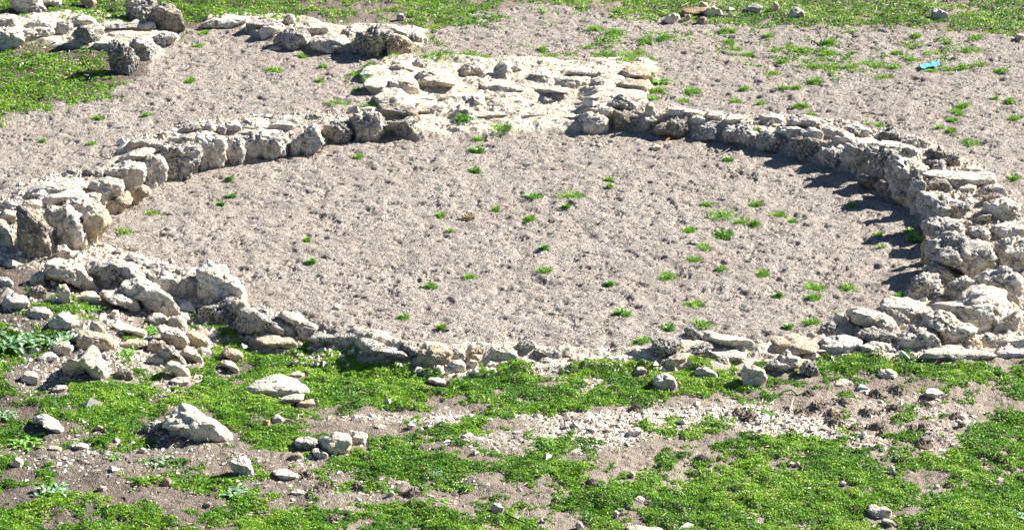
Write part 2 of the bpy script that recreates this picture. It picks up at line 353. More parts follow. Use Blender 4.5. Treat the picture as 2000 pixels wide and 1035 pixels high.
def make_rock(name, poly, tone, mat=None, depth=None, sink=.3, seed=None, lift=0.0, grow=1.07, flat=False):
    poly = np.array(poly, float); _m = (poly.max(0)+poly.min(0))/2; poly = _m+(poly-_m)*grow; x0, x1 = poly[:, 0].min(), poly[:, 0].max(); y0, y1 = poly[:, 1].min(), poly[:, 1].max()
    cpx, cpy = (x0+x1)/2, (y0+y1)/2; wpx, hpx = x1-x0, y1-y0
    seed = int(x0*7+y0*13+x1*3) if seed is None else seed; rs = np.random.RandomState(abs(seed) % 100000)
    hx, hy, hz = hit(cpx, y1); fdep = (hy-CAM[1])*CP-(hz-CAM[2])*SP; pm = FPX/fdep          # px per metre here
    W = wpx/pm; Happ = hpx/pm
    Dp = depth if depth else min(.85*W, 1.35*Happ/SP*.55, 1.0); Dp = max(Dp, .35*W)
    if flat: Dp = max(Dp, min(W*1.1, Happ/SP*.82))
    Hh = math.sqrt(max(Happ**2-(Dp*SP)**2, (.45*Happ)**2))/CP
    lv = 3 if wpx < 30 else (4 if wpx < 62 else 5)
    rough = ROUGH[tone]
    V, D, F = rockshape(lv, rs, rough, 1.5 if tone in 'gpdw' else 1.2)
    V = V*np.array([W/2, Dp/2, Hh/2])*1.1
    yc = hy+.30*Dp; d = ray(cpx, cpy); t = (yc-CAM[1])/d[1]; C = CAM+d*t
    # fit the silhouette seen from the camera side to the traced outline
    right = np.array([1, 0, 0]); up = np.array([0, SP, CP]); fw = np.array([0, CP, -SP])
    u = V@right; vv = V@up; q = V@fw; ang = np.arctan2(vv, u); rad = np.hypot(u, vv)
    nb = 36; bi = ((ang+pi)/(2*pi)*nb).astype(int) % nb; R = np.zeros(nb); np.maximum.at(R, bi, rad)
    R = np.where(R == 0, rad.max(), R); R = (np.roll(R, 1)+2*R+np.roll(R, -1))/4
    pm2 = FPX/np.dot(C-CAM, fw)
    pu = (poly[:, 0]-cpx)/pm2; pv = -(poly[:, 1]-cpy)/pm2
    T = np.zeros(nb)
    for i in range(nb):
        a = (i+.5)/nb*2*pi-pi; ca, sa = cos(a), sin(a); best = 0
        for j in range(len(pu)):
            ax, ay = pu[j], pv[j]; bx, by = pu[(j+1) % len(pu)], pv[(j+1) % len(pu)]; ex, ey = bx-ax, by-ay
            den = ca*ey-sa*ex
            if abs(den) < 1e-12: continue
            s_ = (ax*ey-ay*ex)/den; w_ = (ax*sa-ay*ca)/den
            if s_ > best and -.001 <= w_ <= 1.001: best = s_
        T[i] = best if best > 0 else max(.3*W, .01)
    sc = T/R; fi = (ang+pi)/(2*pi)*nb-.5; i0 = np.floor(fi).astype(int) % nb; fr = fi-np.floor(fi)
    k = sc[i0]*(1-fr)+sc[(i0+1) % nb]*fr
    u *= k; vv *= k; V = u[:, None]*right+vv[:, None]*up+q[:, None]*fw
    # weathering: fractal relief, ledges and pits along the surface normal (approximated by direction)
    n = V/np.linalg.norm(V, axis=1)[:, None]; amp = min(W, Hh*1.3, .5)
    off = rs.uniform(0, 50, 3); sfr = 1/max(W, .02)
    Q = V+off
    b1 = noise3(Q*sfr*3.2, 1)-.5; b2 = noise3(Q*sfr*7, 2)-.5; b3 = np.abs(noise3(Q*sfr*9+7, 3)-.5)*2; b4 = noise3(Q*sfr*18, 4)-.5
    disp = .16*b1+.14*b2*rough-.10*rough*sst(1-b3, .66, 1)+.08*b4*rough+.04*rough*(np.abs(noise3(Q*sfr*np.array([2.5, 2.5, 11]), 9)-.5)*2-.5)
    if lv >= 4:
        pt = sst(noise3(Q*sfr*12+3, 5), .62, .85); disp = disp-.09*rough*pt+.06*rough*(noise3(Q*sfr*34, 6)-.5)
    if lv >= 5: disp = disp+.035*rough*(noise3(Q*sfr*62, 7)-.5)-.045*rough*sst(noise3(Q*sfr*24, 8), .66, .85)
    V = V+n*(disp*amp)[:, None]
    FOOT.append((C[0], C[1]-.1*Dp, W*.5, Dp*.5, Hh))
    lo = V[:, 2] < -.1*Hh; V[lo, 2] -= sink*Hh*np.minimum(1, (-.1*Hh-V[lo, 2])/(.3*Hh))
    gz = float(BASE(C[0], C[1]))-.06-C[2]; mz = V[:, 2].min()
    if mz > gz and mz < 0: V[:, 2] = np.where(V[:, 2] < -.12*Hh, -.12*Hh+(V[:, 2]+.12*Hh)*((gz+.12*Hh)/min(mz+.12*Hh, -1e-4)), V[:, 2])
    o = mesh_np(name, V, F, mat or RM[tone], True); C = C+np.array([0, 0, lift]); o.location = C
    return o
ORD = ['', 'first', 'second', 'third', 'fourth', 'fifth', 'sixth', 'seventh', 'eighth', 'ninth', 'tenth', 'eleventh', 'twelfth', 'thirteenth', 'fourteenth', 'fifteenth',
       'sixteenth', 'seventeenth', 'eighteenth', 'nineteenth', 'twentieth', '21st', '22nd', '23rd', '24th', '25th', '26th', '27th', '28th', '29th', '30th', '31st', '32nd', '33rd', '34th', '35th']
TONE = {'g': 'grey lichened', 'p': 'pale grey', 'w': 'cream white', 'd': 'black lichened', 't': 'tan', 's': 'ochre', 'b': 'brown'}
def run(rows, name, where, group, cat='stone', noun='stone', grow=1.09):
    """rows listed in order along a run; the place in the run makes the label unique"""
    for i, r in enumerate(rows):
        if 'downward' in where and r[0] == 'g' and i % 5 not in (1, 3): r = ('p', *r[1:])
        tone, pts = r[0], P(*r[1:]); xs = [a for a, _ in pts]; ys = [b for _, b in pts]
        asp = (max(xs)-min(xs))/(max(ys)-min(ys)); sz = max(xs)-min(xs)
        shp = 'flat' if asp > 2.4 else ('tall' if asp < .8 else ('long' if asp > 1.8 else 'rounded'))
        size = 'small' if sz < 28 else ('large' if sz > 75 else 'medium')
        o = make_rock(name, pts, tone, grow=grow, flat=name == 'flat_stone')
        setp(o, f"{size} {shp} {TONE[tone]} {noun}, {ORD[i+1]} {where}", cat, group)
def lone(rows, name, group=None, cat='stone'):
    for label, tone, *v in rows:
        setp(make_rock(name, P(*v), tone), label, cat, group)
G1 = 'stones facing the inside of the ring wall, left of the doorway'
run([('b',736,212,744,202,770,200,800,204,814,212,816,224,805,230,780,232,755,236,748,228),
 ('g',688,222,694,218,715,216,742,220,748,234,753,254,735,264,712,268,695,274,690,255),
 ('d',632,262,640,244,655,238,675,240,688,254,690,262,680,272,668,280,650,280,636,272),
 ('g',568,290,575,275,590,262,605,248,618,244,628,255,632,278,620,290,595,298,575,298),
 ('g',478,272,485,262,510,254,545,255,562,264,568,280,562,296,540,303,515,302,492,306,482,292),
 ('g',440,282,448,270,462,266,476,272,480,295,474,315,465,320,450,315,443,305),
 ('p',382,275,384,264,400,257,420,260,436,270,443,290,440,308,425,314,405,320,390,328,384,318),
 ('g',306,295,315,284,340,282,375,280,388,290,390,310,384,328,360,340,340,346,330,342,322,320),
 ('g',280,318,292,304,310,302,322,315,328,330,324,345,312,362,296,364,284,352,281,335),
 ('p',208,340,222,324,245,318,270,318,285,326,284,345,275,355,258,363,245,362,230,352),
 ('p',166,368,178,352,200,347,225,350,240,362,242,372,228,380,215,388,205,392,195,380,178,372),
 ('p',118,398,135,392,150,388,170,388,185,396,192,412,188,428,178,438,168,436,158,415,140,405),
 ('p',84,412,100,406,130,405,152,412,160,430,168,450,165,470,155,485,135,482,110,475,100,455,92,430)],
 'wall_stone', 'from the doorway along the left inner wall face', G1)
run([('d',750,236,780,232,812,228,817,240,818,260,800,264,780,262,765,258,752,250),
 ('t',254,374,275,362,292,368,294,378,280,388,268,396,258,394),('t',205,402,215,388,232,378,248,374,256,390,256,400,240,408,228,415,212,418),
 ('t',165,438,185,418,205,412,216,425,214,440,200,455,185,470,172,482,165,465)],
 'wall_stone', 'from the doorway under the left wall face', G1)
run([('p',698,216,708,210,725,208,736,212,734,218,715,217),('g',625,242,640,230,660,226,678,230,684,238,670,242,650,240,635,246),
 ('g',603,234,605,224,615,220,630,224,634,236,620,238),('g',565,236,575,230,584,236,582,244,574,245),('p',525,248,535,238,555,235,570,240,574,250,560,254,530,254),
 ('g',520,238,530,230,555,226,575,228,585,234,575,240,545,239,525,243),('p',468,262,475,254,510,250,545,255,540,264,510,262,480,266),
 ('p',465,245,480,233,505,229,518,235,525,245,515,251,490,252,475,250),('p',437,252,442,240,455,235,468,244,472,252,460,258,448,260),
 ('g',422,258,428,246,440,244,446,258,440,264),('p',398,252,405,242,415,241,422,252,410,259),('g',390,244,405,241,420,245,418,256,402,258,392,255),
 ('d',350,258,360,245,375,241,390,245,392,256,380,262,360,262),('g',328,280,335,270,350,263,372,260,380,266,378,275,355,280,335,282),
 ('g',290,285,298,276,312,276,320,284,310,292,296,292),('g',242,290,248,278,268,270,285,265,295,275,290,285,270,290,250,295),
 ('p',228,318,235,305,255,294,280,288,298,292,300,302,285,308,260,316,245,320),('d',160,335,172,328,188,322,200,330,208,344,195,346,180,342),
 ('d',125,340,132,330,145,328,153,338,140,342),('p',158,388,165,378,185,375,198,380,198,392,185,396,168,392),
 ('p',55,375,75,356,110,350,150,345,165,352,165,370,150,382,120,378,95,380,75,380),('p',80,390,100,378,130,372,158,370,165,378,155,388,130,392,100,402,85,400),
 ('g',50,384,70,376,85,368,92,380,80,390,60,392),('w',42,402,50,392,75,390,83,400,78,412,62,412),('g',-10,400,0,392,20,388,35,390,38,402,25,410,0,412)],
 'wall_stone', 'from the doorway behind the left wall face', 'stones lying along the back of the left ring wall')
G2 = 'stones facing the inside of the ring wall, right of the doorway'
run([('p',1136,245,1140,225,1150,219,1168,222,1185,236,1187,248,1170,256,1150,259,1138,256),
 ('b',1200,218,1215,212,1235,214,1250,226,1250,240,1240,247,1225,249,1205,245,1200,232),
 ('g',1250,252,1254,236,1262,226,1275,228,1284,240,1272,252,1260,256),
 ('b',1278,252,1290,240,1302,228,1318,224,1340,236,1352,248,1348,258,1335,265,1310,264,1290,260),
 ('g',1348,268,1358,252,1370,240,1385,237,1402,244,1412,256,1404,266,1385,270,1360,272),
 ('g',1415,260,1420,248,1440,242,1465,248,1485,258,1486,270,1470,280,1450,277,1430,273,1418,270),
 ('g',1482,275,1490,262,1505,255,1525,260,1545,268,1552,278,1535,285,1515,289,1498,290,1486,284),
 ('d',1546,275,1555,270,1580,268,1600,275,1602,292,1595,305,1575,308,1560,302,1548,290),
 ('g',1602,300,1606,290,1625,287,1645,290,1650,305,1645,320,1628,326,1612,320,1605,312),
 ('g',1648,300,1652,282,1665,280,1690,284,1715,290,1718,298,1705,315,1700,335,1685,340,1665,330,1650,315),
 ('d',1702,325,1708,305,1725,295,1745,298,1752,312,1745,335,1738,358,1720,350,1706,340),
 ('p',1737,330,1748,317,1765,312,1790,312,1805,322,1809,332,1800,345,1785,355,1778,375,1765,380,1745,368,1735,350),
 ('g',1772,375,1782,352,1795,348,1805,360,1804,385,1800,400,1792,416,1780,405,1774,390),
 ('g',1795,400,1805,378,1825,378,1850,378,1862,388,1892,402,1890,415,1870,424,1840,428,1815,430,1800,425),
 ('g',1803,438,1815,427,1850,424,1875,430,1885,445,1880,458,1855,462,1830,468,1812,466),
 ('g',1813,505,1816,480,1835,465,1860,458,1885,460,1905,475,1930,482,1940,500,1935,520,1915,530,1900,542,1880,532,1850,518,1828,515),
 ('g',1802,530,1810,515,1825,511,1845,520,1860,538,1862,550,1845,555,1825,550,1810,545),
 ('g',1768,580,1772,565,1785,545,1805,537,1825,538,1835,550,1832,570,1820,582,1800,588,1780,586)],
 'wall_stone', 'from the doorway along the right inner wall face', G2, grow=1.15)
run([('b',1672,348,1688,340,1705,348,1712,362,1700,366,1685,358),('b',1708,362,1725,352,1745,368,1752,384,1738,386,1720,376),
 ('t',1748,384,1765,378,1780,392,1786,404,1772,404,1756,396),('b',1798,480,1806,462,1818,470,1820,500,1812,515,1800,505)],
 'wall_stone', 'from the doorway under the right wall face', G2)
run([('w',1144,222,1150,208,1165,204,1190,206,1200,215,1195,228,1180,232,1160,224),
 ('w',1260,222,1262,206,1272,200,1280,215,1285,232,1275,238),('p',1302,222,1308,212,1325,208,1336,214,1336,226,1318,228),
 ('w',1312,216,1330,210,1360,214,1382,224,1370,228,1340,226),('p',1347,236,1352,226,1362,224,1376,234,1374,239,1355,239),
 ('p',1378,226,1388,217,1405,218,1417,228,1410,233,1390,232),('w',1412,236,1422,226,1445,224,1452,232,1440,240,1422,242),
 ('p',1480,236,1488,224,1505,221,1530,226,1530,238,1510,241,1490,240),('g',1520,258,1530,248,1552,246,1566,255,1562,265,1545,268,1530,264),
 ('g',1536,240,1545,228,1560,223,1585,228,1605,240,1606,252,1590,255,1565,248,1548,246),('p',1565,262,1575,252,1590,250,1605,262,1606,270,1590,272,1575,268),
 ('g',1604,262,1606,250,1620,247,1640,255,1648,262,1635,268,1615,268),('p',1624,280,1630,268,1645,258,1665,262,1672,272,1670,282,1650,285,1632,284),
 ('g',1650,250,1660,243,1680,244,1702,253,1706,264,1690,268,1668,262),('p',1668,284,1680,270,1705,270,1718,278,1716,288,1690,290),
 ('d',1712,272,1722,258,1740,247,1755,252,1762,265,1755,276,1735,280),('g',1716,286,1730,275,1760,278,1785,285,1798,300,1790,308,1765,312,1745,304,1728,296),
 ('g',1758,268,1770,262,1795,266,1812,275,1816,286,1800,290,1775,285,1762,278),('d',1808,305,1815,292,1835,286,1855,295,1868,308,1872,320,1860,326,1845,320,1825,310),
 ('g',1802,325,1806,312,1820,308,1840,308,1847,316,1842,325,1825,330,1810,333),('p',1818,334,1826,322,1838,317,1848,326,1846,335,1828,339),
 ('g',1806,344,1815,335,1840,331,1870,332,1900,335,1930,336,1940,348,1938,358,1915,360,1890,362,1870,366,1855,362,1835,352,1815,350),
 ('p',1876,332,1886,322,1905,322,1914,332,1900,337),('b',1802,368,1810,355,1830,350,1848,352,1856,366,1852,373,1835,378,1812,376),
 ('p',1866,374,1878,363,1895,360,1906,364,1900,374,1880,378),('g',1914,376,1925,363,1945,358,1962,368,1966,380,1945,382,1930,383),
 ('p',1876,398,1886,386,1898,387,1902,396,1888,401),('b',1918,397,1922,384,1940,378,1955,381,1962,388,1950,396,1930,403),
 ('p',1920,410,1930,397,1955,390,1975,392,1985,405,1988,425,1980,431,1955,431,1935,422),('g',1896,432,1905,420,1918,414,1930,420,1936,430,1925,437,1905,438)],
 'wall_stone', 'from the doorway behind the right wall face', 'stones lying along the back of the right ring wall', grow=1.15)
run([('p',1879,442,1885,432,1895,431,1900,440,1890,446),('g',1886,457,1895,444,1915,440,1930,450,1938,465,1925,473,1905,472,1890,467),
 ('p',1932,452,1945,440,1970,433,2010,430,2010,456,1985,464,1955,466,1940,462),('g',1888,474,1905,466,1925,472,1935,482,1915,488,1896,484),
 ('g',1940,502,1945,484,1965,470,1990,464,2012,470,2014,512,1995,526,1975,524,1955,517),('p',1906,552,1920,538,1945,525,1970,526,1988,540,1996,562,1992,582,1978,592,1962,580,1935,562),
 ('p',1848,562,1862,546,1882,540,1900,550,1904,562,1890,574,1875,586,1858,590,1848,577),
 ('g',1812,604,1835,594,1860,590,1880,574,1905,564,1935,560,1960,570,1975,590,1978,608,1960,635,1930,644,1905,642,1880,628,1850,612,1830,608),
 ('p',1826,590,1834,578,1850,580,1856,592,1842,598),('g',1715,600,1725,586,1745,580,1775,582,1798,590,1805,602,1800,612,1780,618,1760,610,1735,606),
 ('g',1770,614,1780,602,1795,602,1802,614,1795,627,1778,626),('g',1734,606,1750,606,1765,612,1775,628,1776,637,1760,639,1748,632,1740,618),
 ('g',1798,632,1808,616,1830,607,1850,612,1875,628,1895,640,1900,657,1890,670,1860,670,1838,658,1818,642),
 ('p',1750,667,1765,650,1785,638,1810,638,1835,650,1842,665,1830,677,1800,682,1770,682),('p',1655,610,1665,603,1690,602,1720,608,1740,618,1750,635,1752,648,1740,653,1720,647,1695,641,1675,633,1660,622),
 ('p',1626,624,1634,608,1645,610,1655,624,1662,636,1652,641,1638,637),('d',1670,652,1685,643,1705,638,1730,645,1745,658,1746,669,1730,673,1705,669,1685,665),
 ('d',1595,652,1605,637,1620,629,1635,635,1638,646,1625,656,1605,658),('p',1602,677,1612,662,1630,655,1655,655,1680,662,1688,673,1672,682,1645,689,1620,689),
 ('p',1684,678,1700,667,1725,668,1742,678,1738,689,1715,693,1690,691),('g',1725,691,1735,679,1750,676,1756,688,1742,693),
 ('t',1885,677,1890,665,1905,660,1916,668,1916,679,1900,683,1888,681),('w',1790,690,1810,681,1850,673,1880,677,1920,685,1945,690,1950,698,1920,702,1880,701,1830,699),
 ('p',1915,662,1925,652,1936,655,1940,668,1925,672),('g',1960,670,1975,659,2012,655,2014,678,1985,679,1965,676),('g',1945,691,1958,680,1985,681,2014,680,2014,697,1980,698,1955,697),
 ('w',1940,640,1956,628,1975,612,1990,604,1996,620,1986,640,1965,652,1948,652),('t',1700,660,1716,652,1730,660,1740,672,1722,674,1706,670)],
 'wall_stone', 'counting downward in the tumbled lower right end', 'stones of the tumbled lower right ring wall', grow=1.13)
GF = 'stones along the front of the ring wall'
run([('w',112,482,125,478,140,490,144,504,120,510,113,498),('w',90,522,100,508,120,503,145,512,165,530,184,545,184,558,160,554,140,547,115,542,95,542),
 ('g',168,527,180,512,205,506,235,503,258,512,275,530,282,546,262,554,240,552,215,560,195,560,180,548),('g',238,504,255,496,275,500,300,512,330,515,342,525,325,536,305,542,285,537,268,524,250,512),
 ('p',232,562,240,548,262,542,285,545,310,565,335,582,352,596,346,604,325,607,300,597,270,587,250,574),
 ('p',308,547,322,532,350,525,385,522,394,540,392,566,375,580,350,578,328,564),('p',385,540,390,525,415,520,440,530,458,548,470,565,478,580,470,594,450,602,430,592,400,582,388,567),
 ('d',388,614,400,598,420,588,440,582,458,588,468,602,470,617,455,630,435,624,410,620),('w',452,600,462,588,478,590,488,600,480,622,470,632,460,622),
 ('g',470,630,476,608,490,598,515,600,540,612,570,625,584,640,580,657,560,660,530,652,500,647,478,642),('w',545,614,565,610,585,616,600,628,618,635,626,647,610,654,595,659,582,647,573,632,555,622),
 ('t',494,662,505,655,530,650,550,653,570,662,582,672,585,685,570,682,550,677,530,679,510,672),('g',608,664,618,650,650,645,680,641,698,645,704,658,695,670,680,676,655,670,630,668),
 ('w',698,652,715,645,740,645,755,650,758,663,745,669,715,662),('g',700,670,715,660,745,668,770,675,790,682,802,695,795,704,770,702,745,694,725,690,708,682),
 ('d',775,682,790,670,808,667,818,680,815,694,802,704,790,692),('w',735,699,742,690,750,691,752,703,742,707),('t',812,702,820,685,840,677,865,678,882,688,878,702,860,712,835,718,818,714),
 ('g',842,701,848,692,862,691,873,700,868,709,850,711),('w',878,702,890,682,905,682,908,695,900,706,885,706),('p',872,712,880,704,898,703,910,712,908,723,895,726,880,722),
 ('p',864,723,872,716,882,717,888,725,878,729,868,729),('t',906,699,912,690,925,687,941,690,938,701,925,703,912,706),('s',919,688,922,679,940,679,947,692,944,698,930,693),
 ('w',912,711,918,702,930,704,935,714,925,719),('w',948,712,958,705,966,708,970,716,958,719)],
 'wall_stone', 'from the standing slab along the front edge', GF, grow=1.14)
run([('w',945,697,960,682,985,675,1010,672,1014,690,1005,707,980,708,955,702),('g',1010,674,1020,664,1035,663,1047,672,1042,684,1025,692,1012,690),
 ('p',1027,705,1034,700,1040,704,1036,710),('b',1038,692,1042,682,1055,680,1066,684,1068,694,1058,702,1045,700),('p',1060,684,1075,680,1090,685,1097,695,1090,704,1070,702),
 ('p',1050,707,1060,698,1072,697,1080,706,1075,713,1055,713),('w',1045,718,1060,712,1080,714,1090,718,1070,724,1055,726),('t',1078,713,1085,703,1100,702,1112,705,1114,712,1095,715),
 ('s',1102,701,1103,692,1112,691,1117,700,1108,705),('w',1112,700,1120,688,1150,685,1190,684,1230,686,1265,688,1268,702,1240,706,1180,708,1130,708),
 ('p',1215,686,1225,677,1245,675,1262,680,1272,692,1255,694,1230,690),('d',1272,700,1274,665,1280,660,1315,662,1330,666,1326,682,1302,697,1286,705,1275,706),
 ('b',1284,716,1292,703,1298,700,1308,710,1305,717),('w',1290,713,1302,698,1325,688,1345,690,1342,703,1325,713,1305,717),('d',1336,662,1338,642,1348,640,1362,646,1370,656,1368,668,1352,670),
 ('g',1330,690,1338,676,1360,668,1385,665,1396,675,1385,687,1355,688,1340,694),('w',1370,652,1385,644,1400,652,1430,655,1455,662,1473,670,1472,680,1450,682,1420,680,1395,674,1378,666),
 ('b',1473,678,1478,664,1486,663,1492,672,1485,679),('w',1390,690,1405,682,1440,682,1462,690,1450,700,1420,704,1400,700),('t',1498,672,1510,660,1540,654,1570,655,1590,665,1605,678,1595,689,1570,692,1540,692,1515,684),
 ('w',1563,694,1580,683,1600,676,1610,685,1592,695)],
 'wall_stone', 'rightward of the ochre block, ring front edge', GF)
GP = 'slabs of the doorway paving'
for rows, wh in (([('w',708,147,715,132,735,128,758,130,772,142,770,151,740,153,715,152),('w',764,132,770,121,785,119,800,126,806,138,800,147,785,145,768,140),('g',806,131,810,120,820,117,832,125,832,135,818,138),
  ('w',832,137,840,122,860,120,885,122,896,130,890,139,865,139,842,141),('w',895,152,900,138,910,125,930,123,945,135,948,149,930,153,910,155),('g',958,154,965,138,975,122,990,122,996,138,990,151,975,157,962,156),
  ('p',995,147,1000,132,1012,126,1022,132,1024,146,1010,150),('w',1035,137,1050,128,1080,130,1110,128,1118,134,1100,141,1065,140),('w',1115,144,1130,132,1165,128,1200,130,1218,138,1220,149,1190,151,1150,150),
  ('t',1220,142,1230,130,1255,128,1283,138,1275,151,1262,161,1240,157,1222,150)], 'from left in back row of doorway paving'),
 ([('w',712,167,716,155,735,152,758,155,762,169,750,179,725,179),('w',758,167,770,152,795,150,812,158,816,173,800,181,770,179),('w',808,160,820,142,845,135,870,138,882,152,885,166,865,174,840,177,820,170),
  ('w',866,152,872,142,890,145,902,155,900,163,882,163),('w',870,177,885,165,920,162,945,165,940,174,905,180),('w',945,174,950,160,975,155,1000,160,1020,172,1010,183,980,185,955,181),
  ('g',1034,152,1045,138,1060,136,1078,146,1085,158,1070,161,1045,158),('w',1022,172,1035,160,1065,162,1095,168,1110,178,1090,185,1060,182,1035,180),('w',1085,157,1100,145,1130,142,1155,150,1160,166,1140,176,1105,174,1090,167),
  ('t',1104,169,1112,156,1125,157,1135,166,1125,173),('w',1160,162,1175,148,1205,145,1218,155,1212,169,1185,173),('t',1205,167,1222,152,1255,155,1265,165,1260,177,1245,181,1215,179)], 'from left in second row of doorway paving'),
 ([('w',735,192,745,180,775,180,795,188,790,201,760,203,742,201),('p',795,192,805,180,825,178,845,184,850,196,830,201,805,201),('w',812,202,830,196,860,200,875,208,868,221,840,226,820,220),
  ('w',868,192,880,178,920,175,945,182,942,196,910,203,880,201),('p',874,228,885,212,900,204,918,212,922,226,905,233,885,231),('g',912,210,918,195,930,188,942,193,948,206,935,213),
  ('w',955,207,965,190,990,186,1015,192,1020,206,1000,213,970,213),('t',980,211,983,202,1000,200,1002,211,992,214),('w',1010,213,1020,200,1040,196,1058,202,1062,211,1040,215,1020,216),
  ('g',1060,207,1064,192,1078,189,1088,200,1080,211,1068,211),('g',1076,197,1080,180,1092,175,1105,185,1108,199,1090,203),('w',1122,202,1130,190,1150,188,1165,195,1160,205,1140,206),
  ('w',1155,192,1170,180,1205,172,1240,172,1252,182,1250,196,1225,201,1190,197,1168,196),('g',1187,207,1200,195,1210,182,1222,190,1240,200,1245,213,1220,215,1195,212)], 'from left in third row of doorway paving'),
 ([('w',818,237,825,225,850,222,870,230,862,241,835,245),('w',925,230,935,215,965,212,995,218,1000,229,975,233,945,233),('g',1002,228,1012,216,1035,215,1048,222,1040,233,1020,235),
  ('w',1052,230,1062,216,1085,214,1100,222,1098,231,1075,235),('w',1105,220,1115,208,1135,205,1150,212,1148,223,1125,225)], 'from left in front row of doorway paving')):
    run(rows, 'flat_stone', wh, GP, 'flat stone', 'slab', 1.22)
lone([
 ('dark upright slab leaning at the left end of the ring wall','b',32,408,40,398,55,402,72,415,90,432,98,450,106,472,114,490,110,502,95,500,65,492,45,485,36,455),
 ('cream rock behind the dark upright slab, upper of two at the left picture edge','w',-14,414,15,408,33,414,36,430,22,442,0,434),
 ('cream rock behind the dark upright slab, lower of two at the left picture edge','w',-16,432,2,427,15,440,25,460,28,480,10,484,-16,482),
 ('small pale pebble wedged at the left foot of the dark upright slab','p',27,470,33,460,40,464,42,479,34,483,28,479)], 'boulder', None, 'boulder')
lone([
 ('large grey boulder at the very top left with dark hollow under it','g',22,2,40,-8,82,-6,84,12,94,17,80,25,60,25,40,24,27,16),
 ('smaller boulder just right of the top left boulder','p',84,-4,115,-4,121,8,118,15,100,11,88,9),('tan stone cut by the top edge, in grass left of the dark boulder pair','t',156,-5,185,-6,187,6,182,14,172,13,160,6),
 ('tiny tan stone cut by the top edge beside the dark boulder pair','t',215,-4,224,-4,230,5,222,4),
 ('left boulder of the dark pair standing in grass at the top','d',241,32,243,12,252,-4,296,-6,306,10,296,20,288,38,265,41,248,39),
 ('right boulder of the dark pair, with a cream right side','b',286,36,296,14,318,7,342,12,352,25,362,53,345,57,322,60,305,53,291,45)], 'boulder', 'boulders in the grass at the top left', 'boulder')
run([('p',-15,42,-5,30,15,28,30,34,38,45,40,56,20,58,-10,58),('p',-20,54,15,50,35,55,45,65,50,80,38,87,22,91,5,96,-20,94),('p',48,56,60,42,75,35,86,34,97,40,105,52,92,59,60,60),
 ('w',48,64,60,54,85,52,105,56,110,66,92,72,75,77,56,81,50,72),('g',110,62,113,46,124,41,138,46,145,56,138,67,124,73,112,72),('p',135,46,145,34,157,27,176,30,185,38,191,50,180,56,160,58,142,54),
 ('w',150,58,170,48,190,47,205,55,204,69,195,79,175,79,155,72),('d',143,72,150,58,165,51,180,52,192,66,196,81,185,89,170,92,152,86),('g',196,52,220,45,252,42,262,35,280,37,298,46,311,58,306,65,285,63,262,58,235,59,205,57),
 ('w',203,60,235,58,270,62,300,64,305,73,280,77,255,81,225,77,205,71),('w',186,86,205,77,232,80,250,92,240,98,215,99,190,97),('g',252,90,258,78,275,72,292,70,300,82,306,99,298,111,286,116,272,106,264,96),
 ('g',296,74,310,65,330,63,344,66,347,77,340,83,325,87,312,91,303,84),('d',212,90,218,82,232,82,248,86,258,98,270,112,268,126,250,136,236,143,222,138,213,124)],
 'outcrop_stone', 'from left in the upper left outcrop', 'stones of the upper left outcrop')
run([('p',388,53,405,42,420,34,438,27,462,27,478,32,492,40,484,47,466,51,448,55,420,55,398,54),('d',418,53,424,45,438,42,452,44,455,53,445,56,428,56),('g',480,62,486,44,500,38,530,35,545,40,557,50,550,57,510,59,490,63),
 ('p',509,56,520,52,540,50,556,55,556,62,540,68,520,74,509,70),('p',548,44,560,30,572,29,578,40,575,49,565,54,553,53),('t',525,94,535,90,550,92,550,98,535,101,526,98),
 ('d',538,74,550,62,568,57,590,58,602,66,608,79,600,88,582,96,560,95,545,89,539,82),('w',574,56,582,45,600,42,625,43,637,52,646,62,650,69,630,73,610,69,595,62),
 ('p',606,90,612,76,625,66,645,64,665,68,680,80,684,93,672,98,640,99,620,95),('g',664,64,675,55,690,54,702,60,704,71,688,75,670,70),('d',688,84,695,66,715,60,725,50,745,46,762,52,768,66,760,86,754,98,740,107,715,101,695,93),
 ('t',752,76,762,62,790,70,808,84,800,97,780,103,754,105),('p',758,52,790,53,815,56,828,66,835,78,828,88,812,84,795,74,765,64)],
 'outcrop_stone', 'from left in the rock row at top', 'stones of the rock row at the top')
GL = 'loose stones of the rubble slope at the lower left'
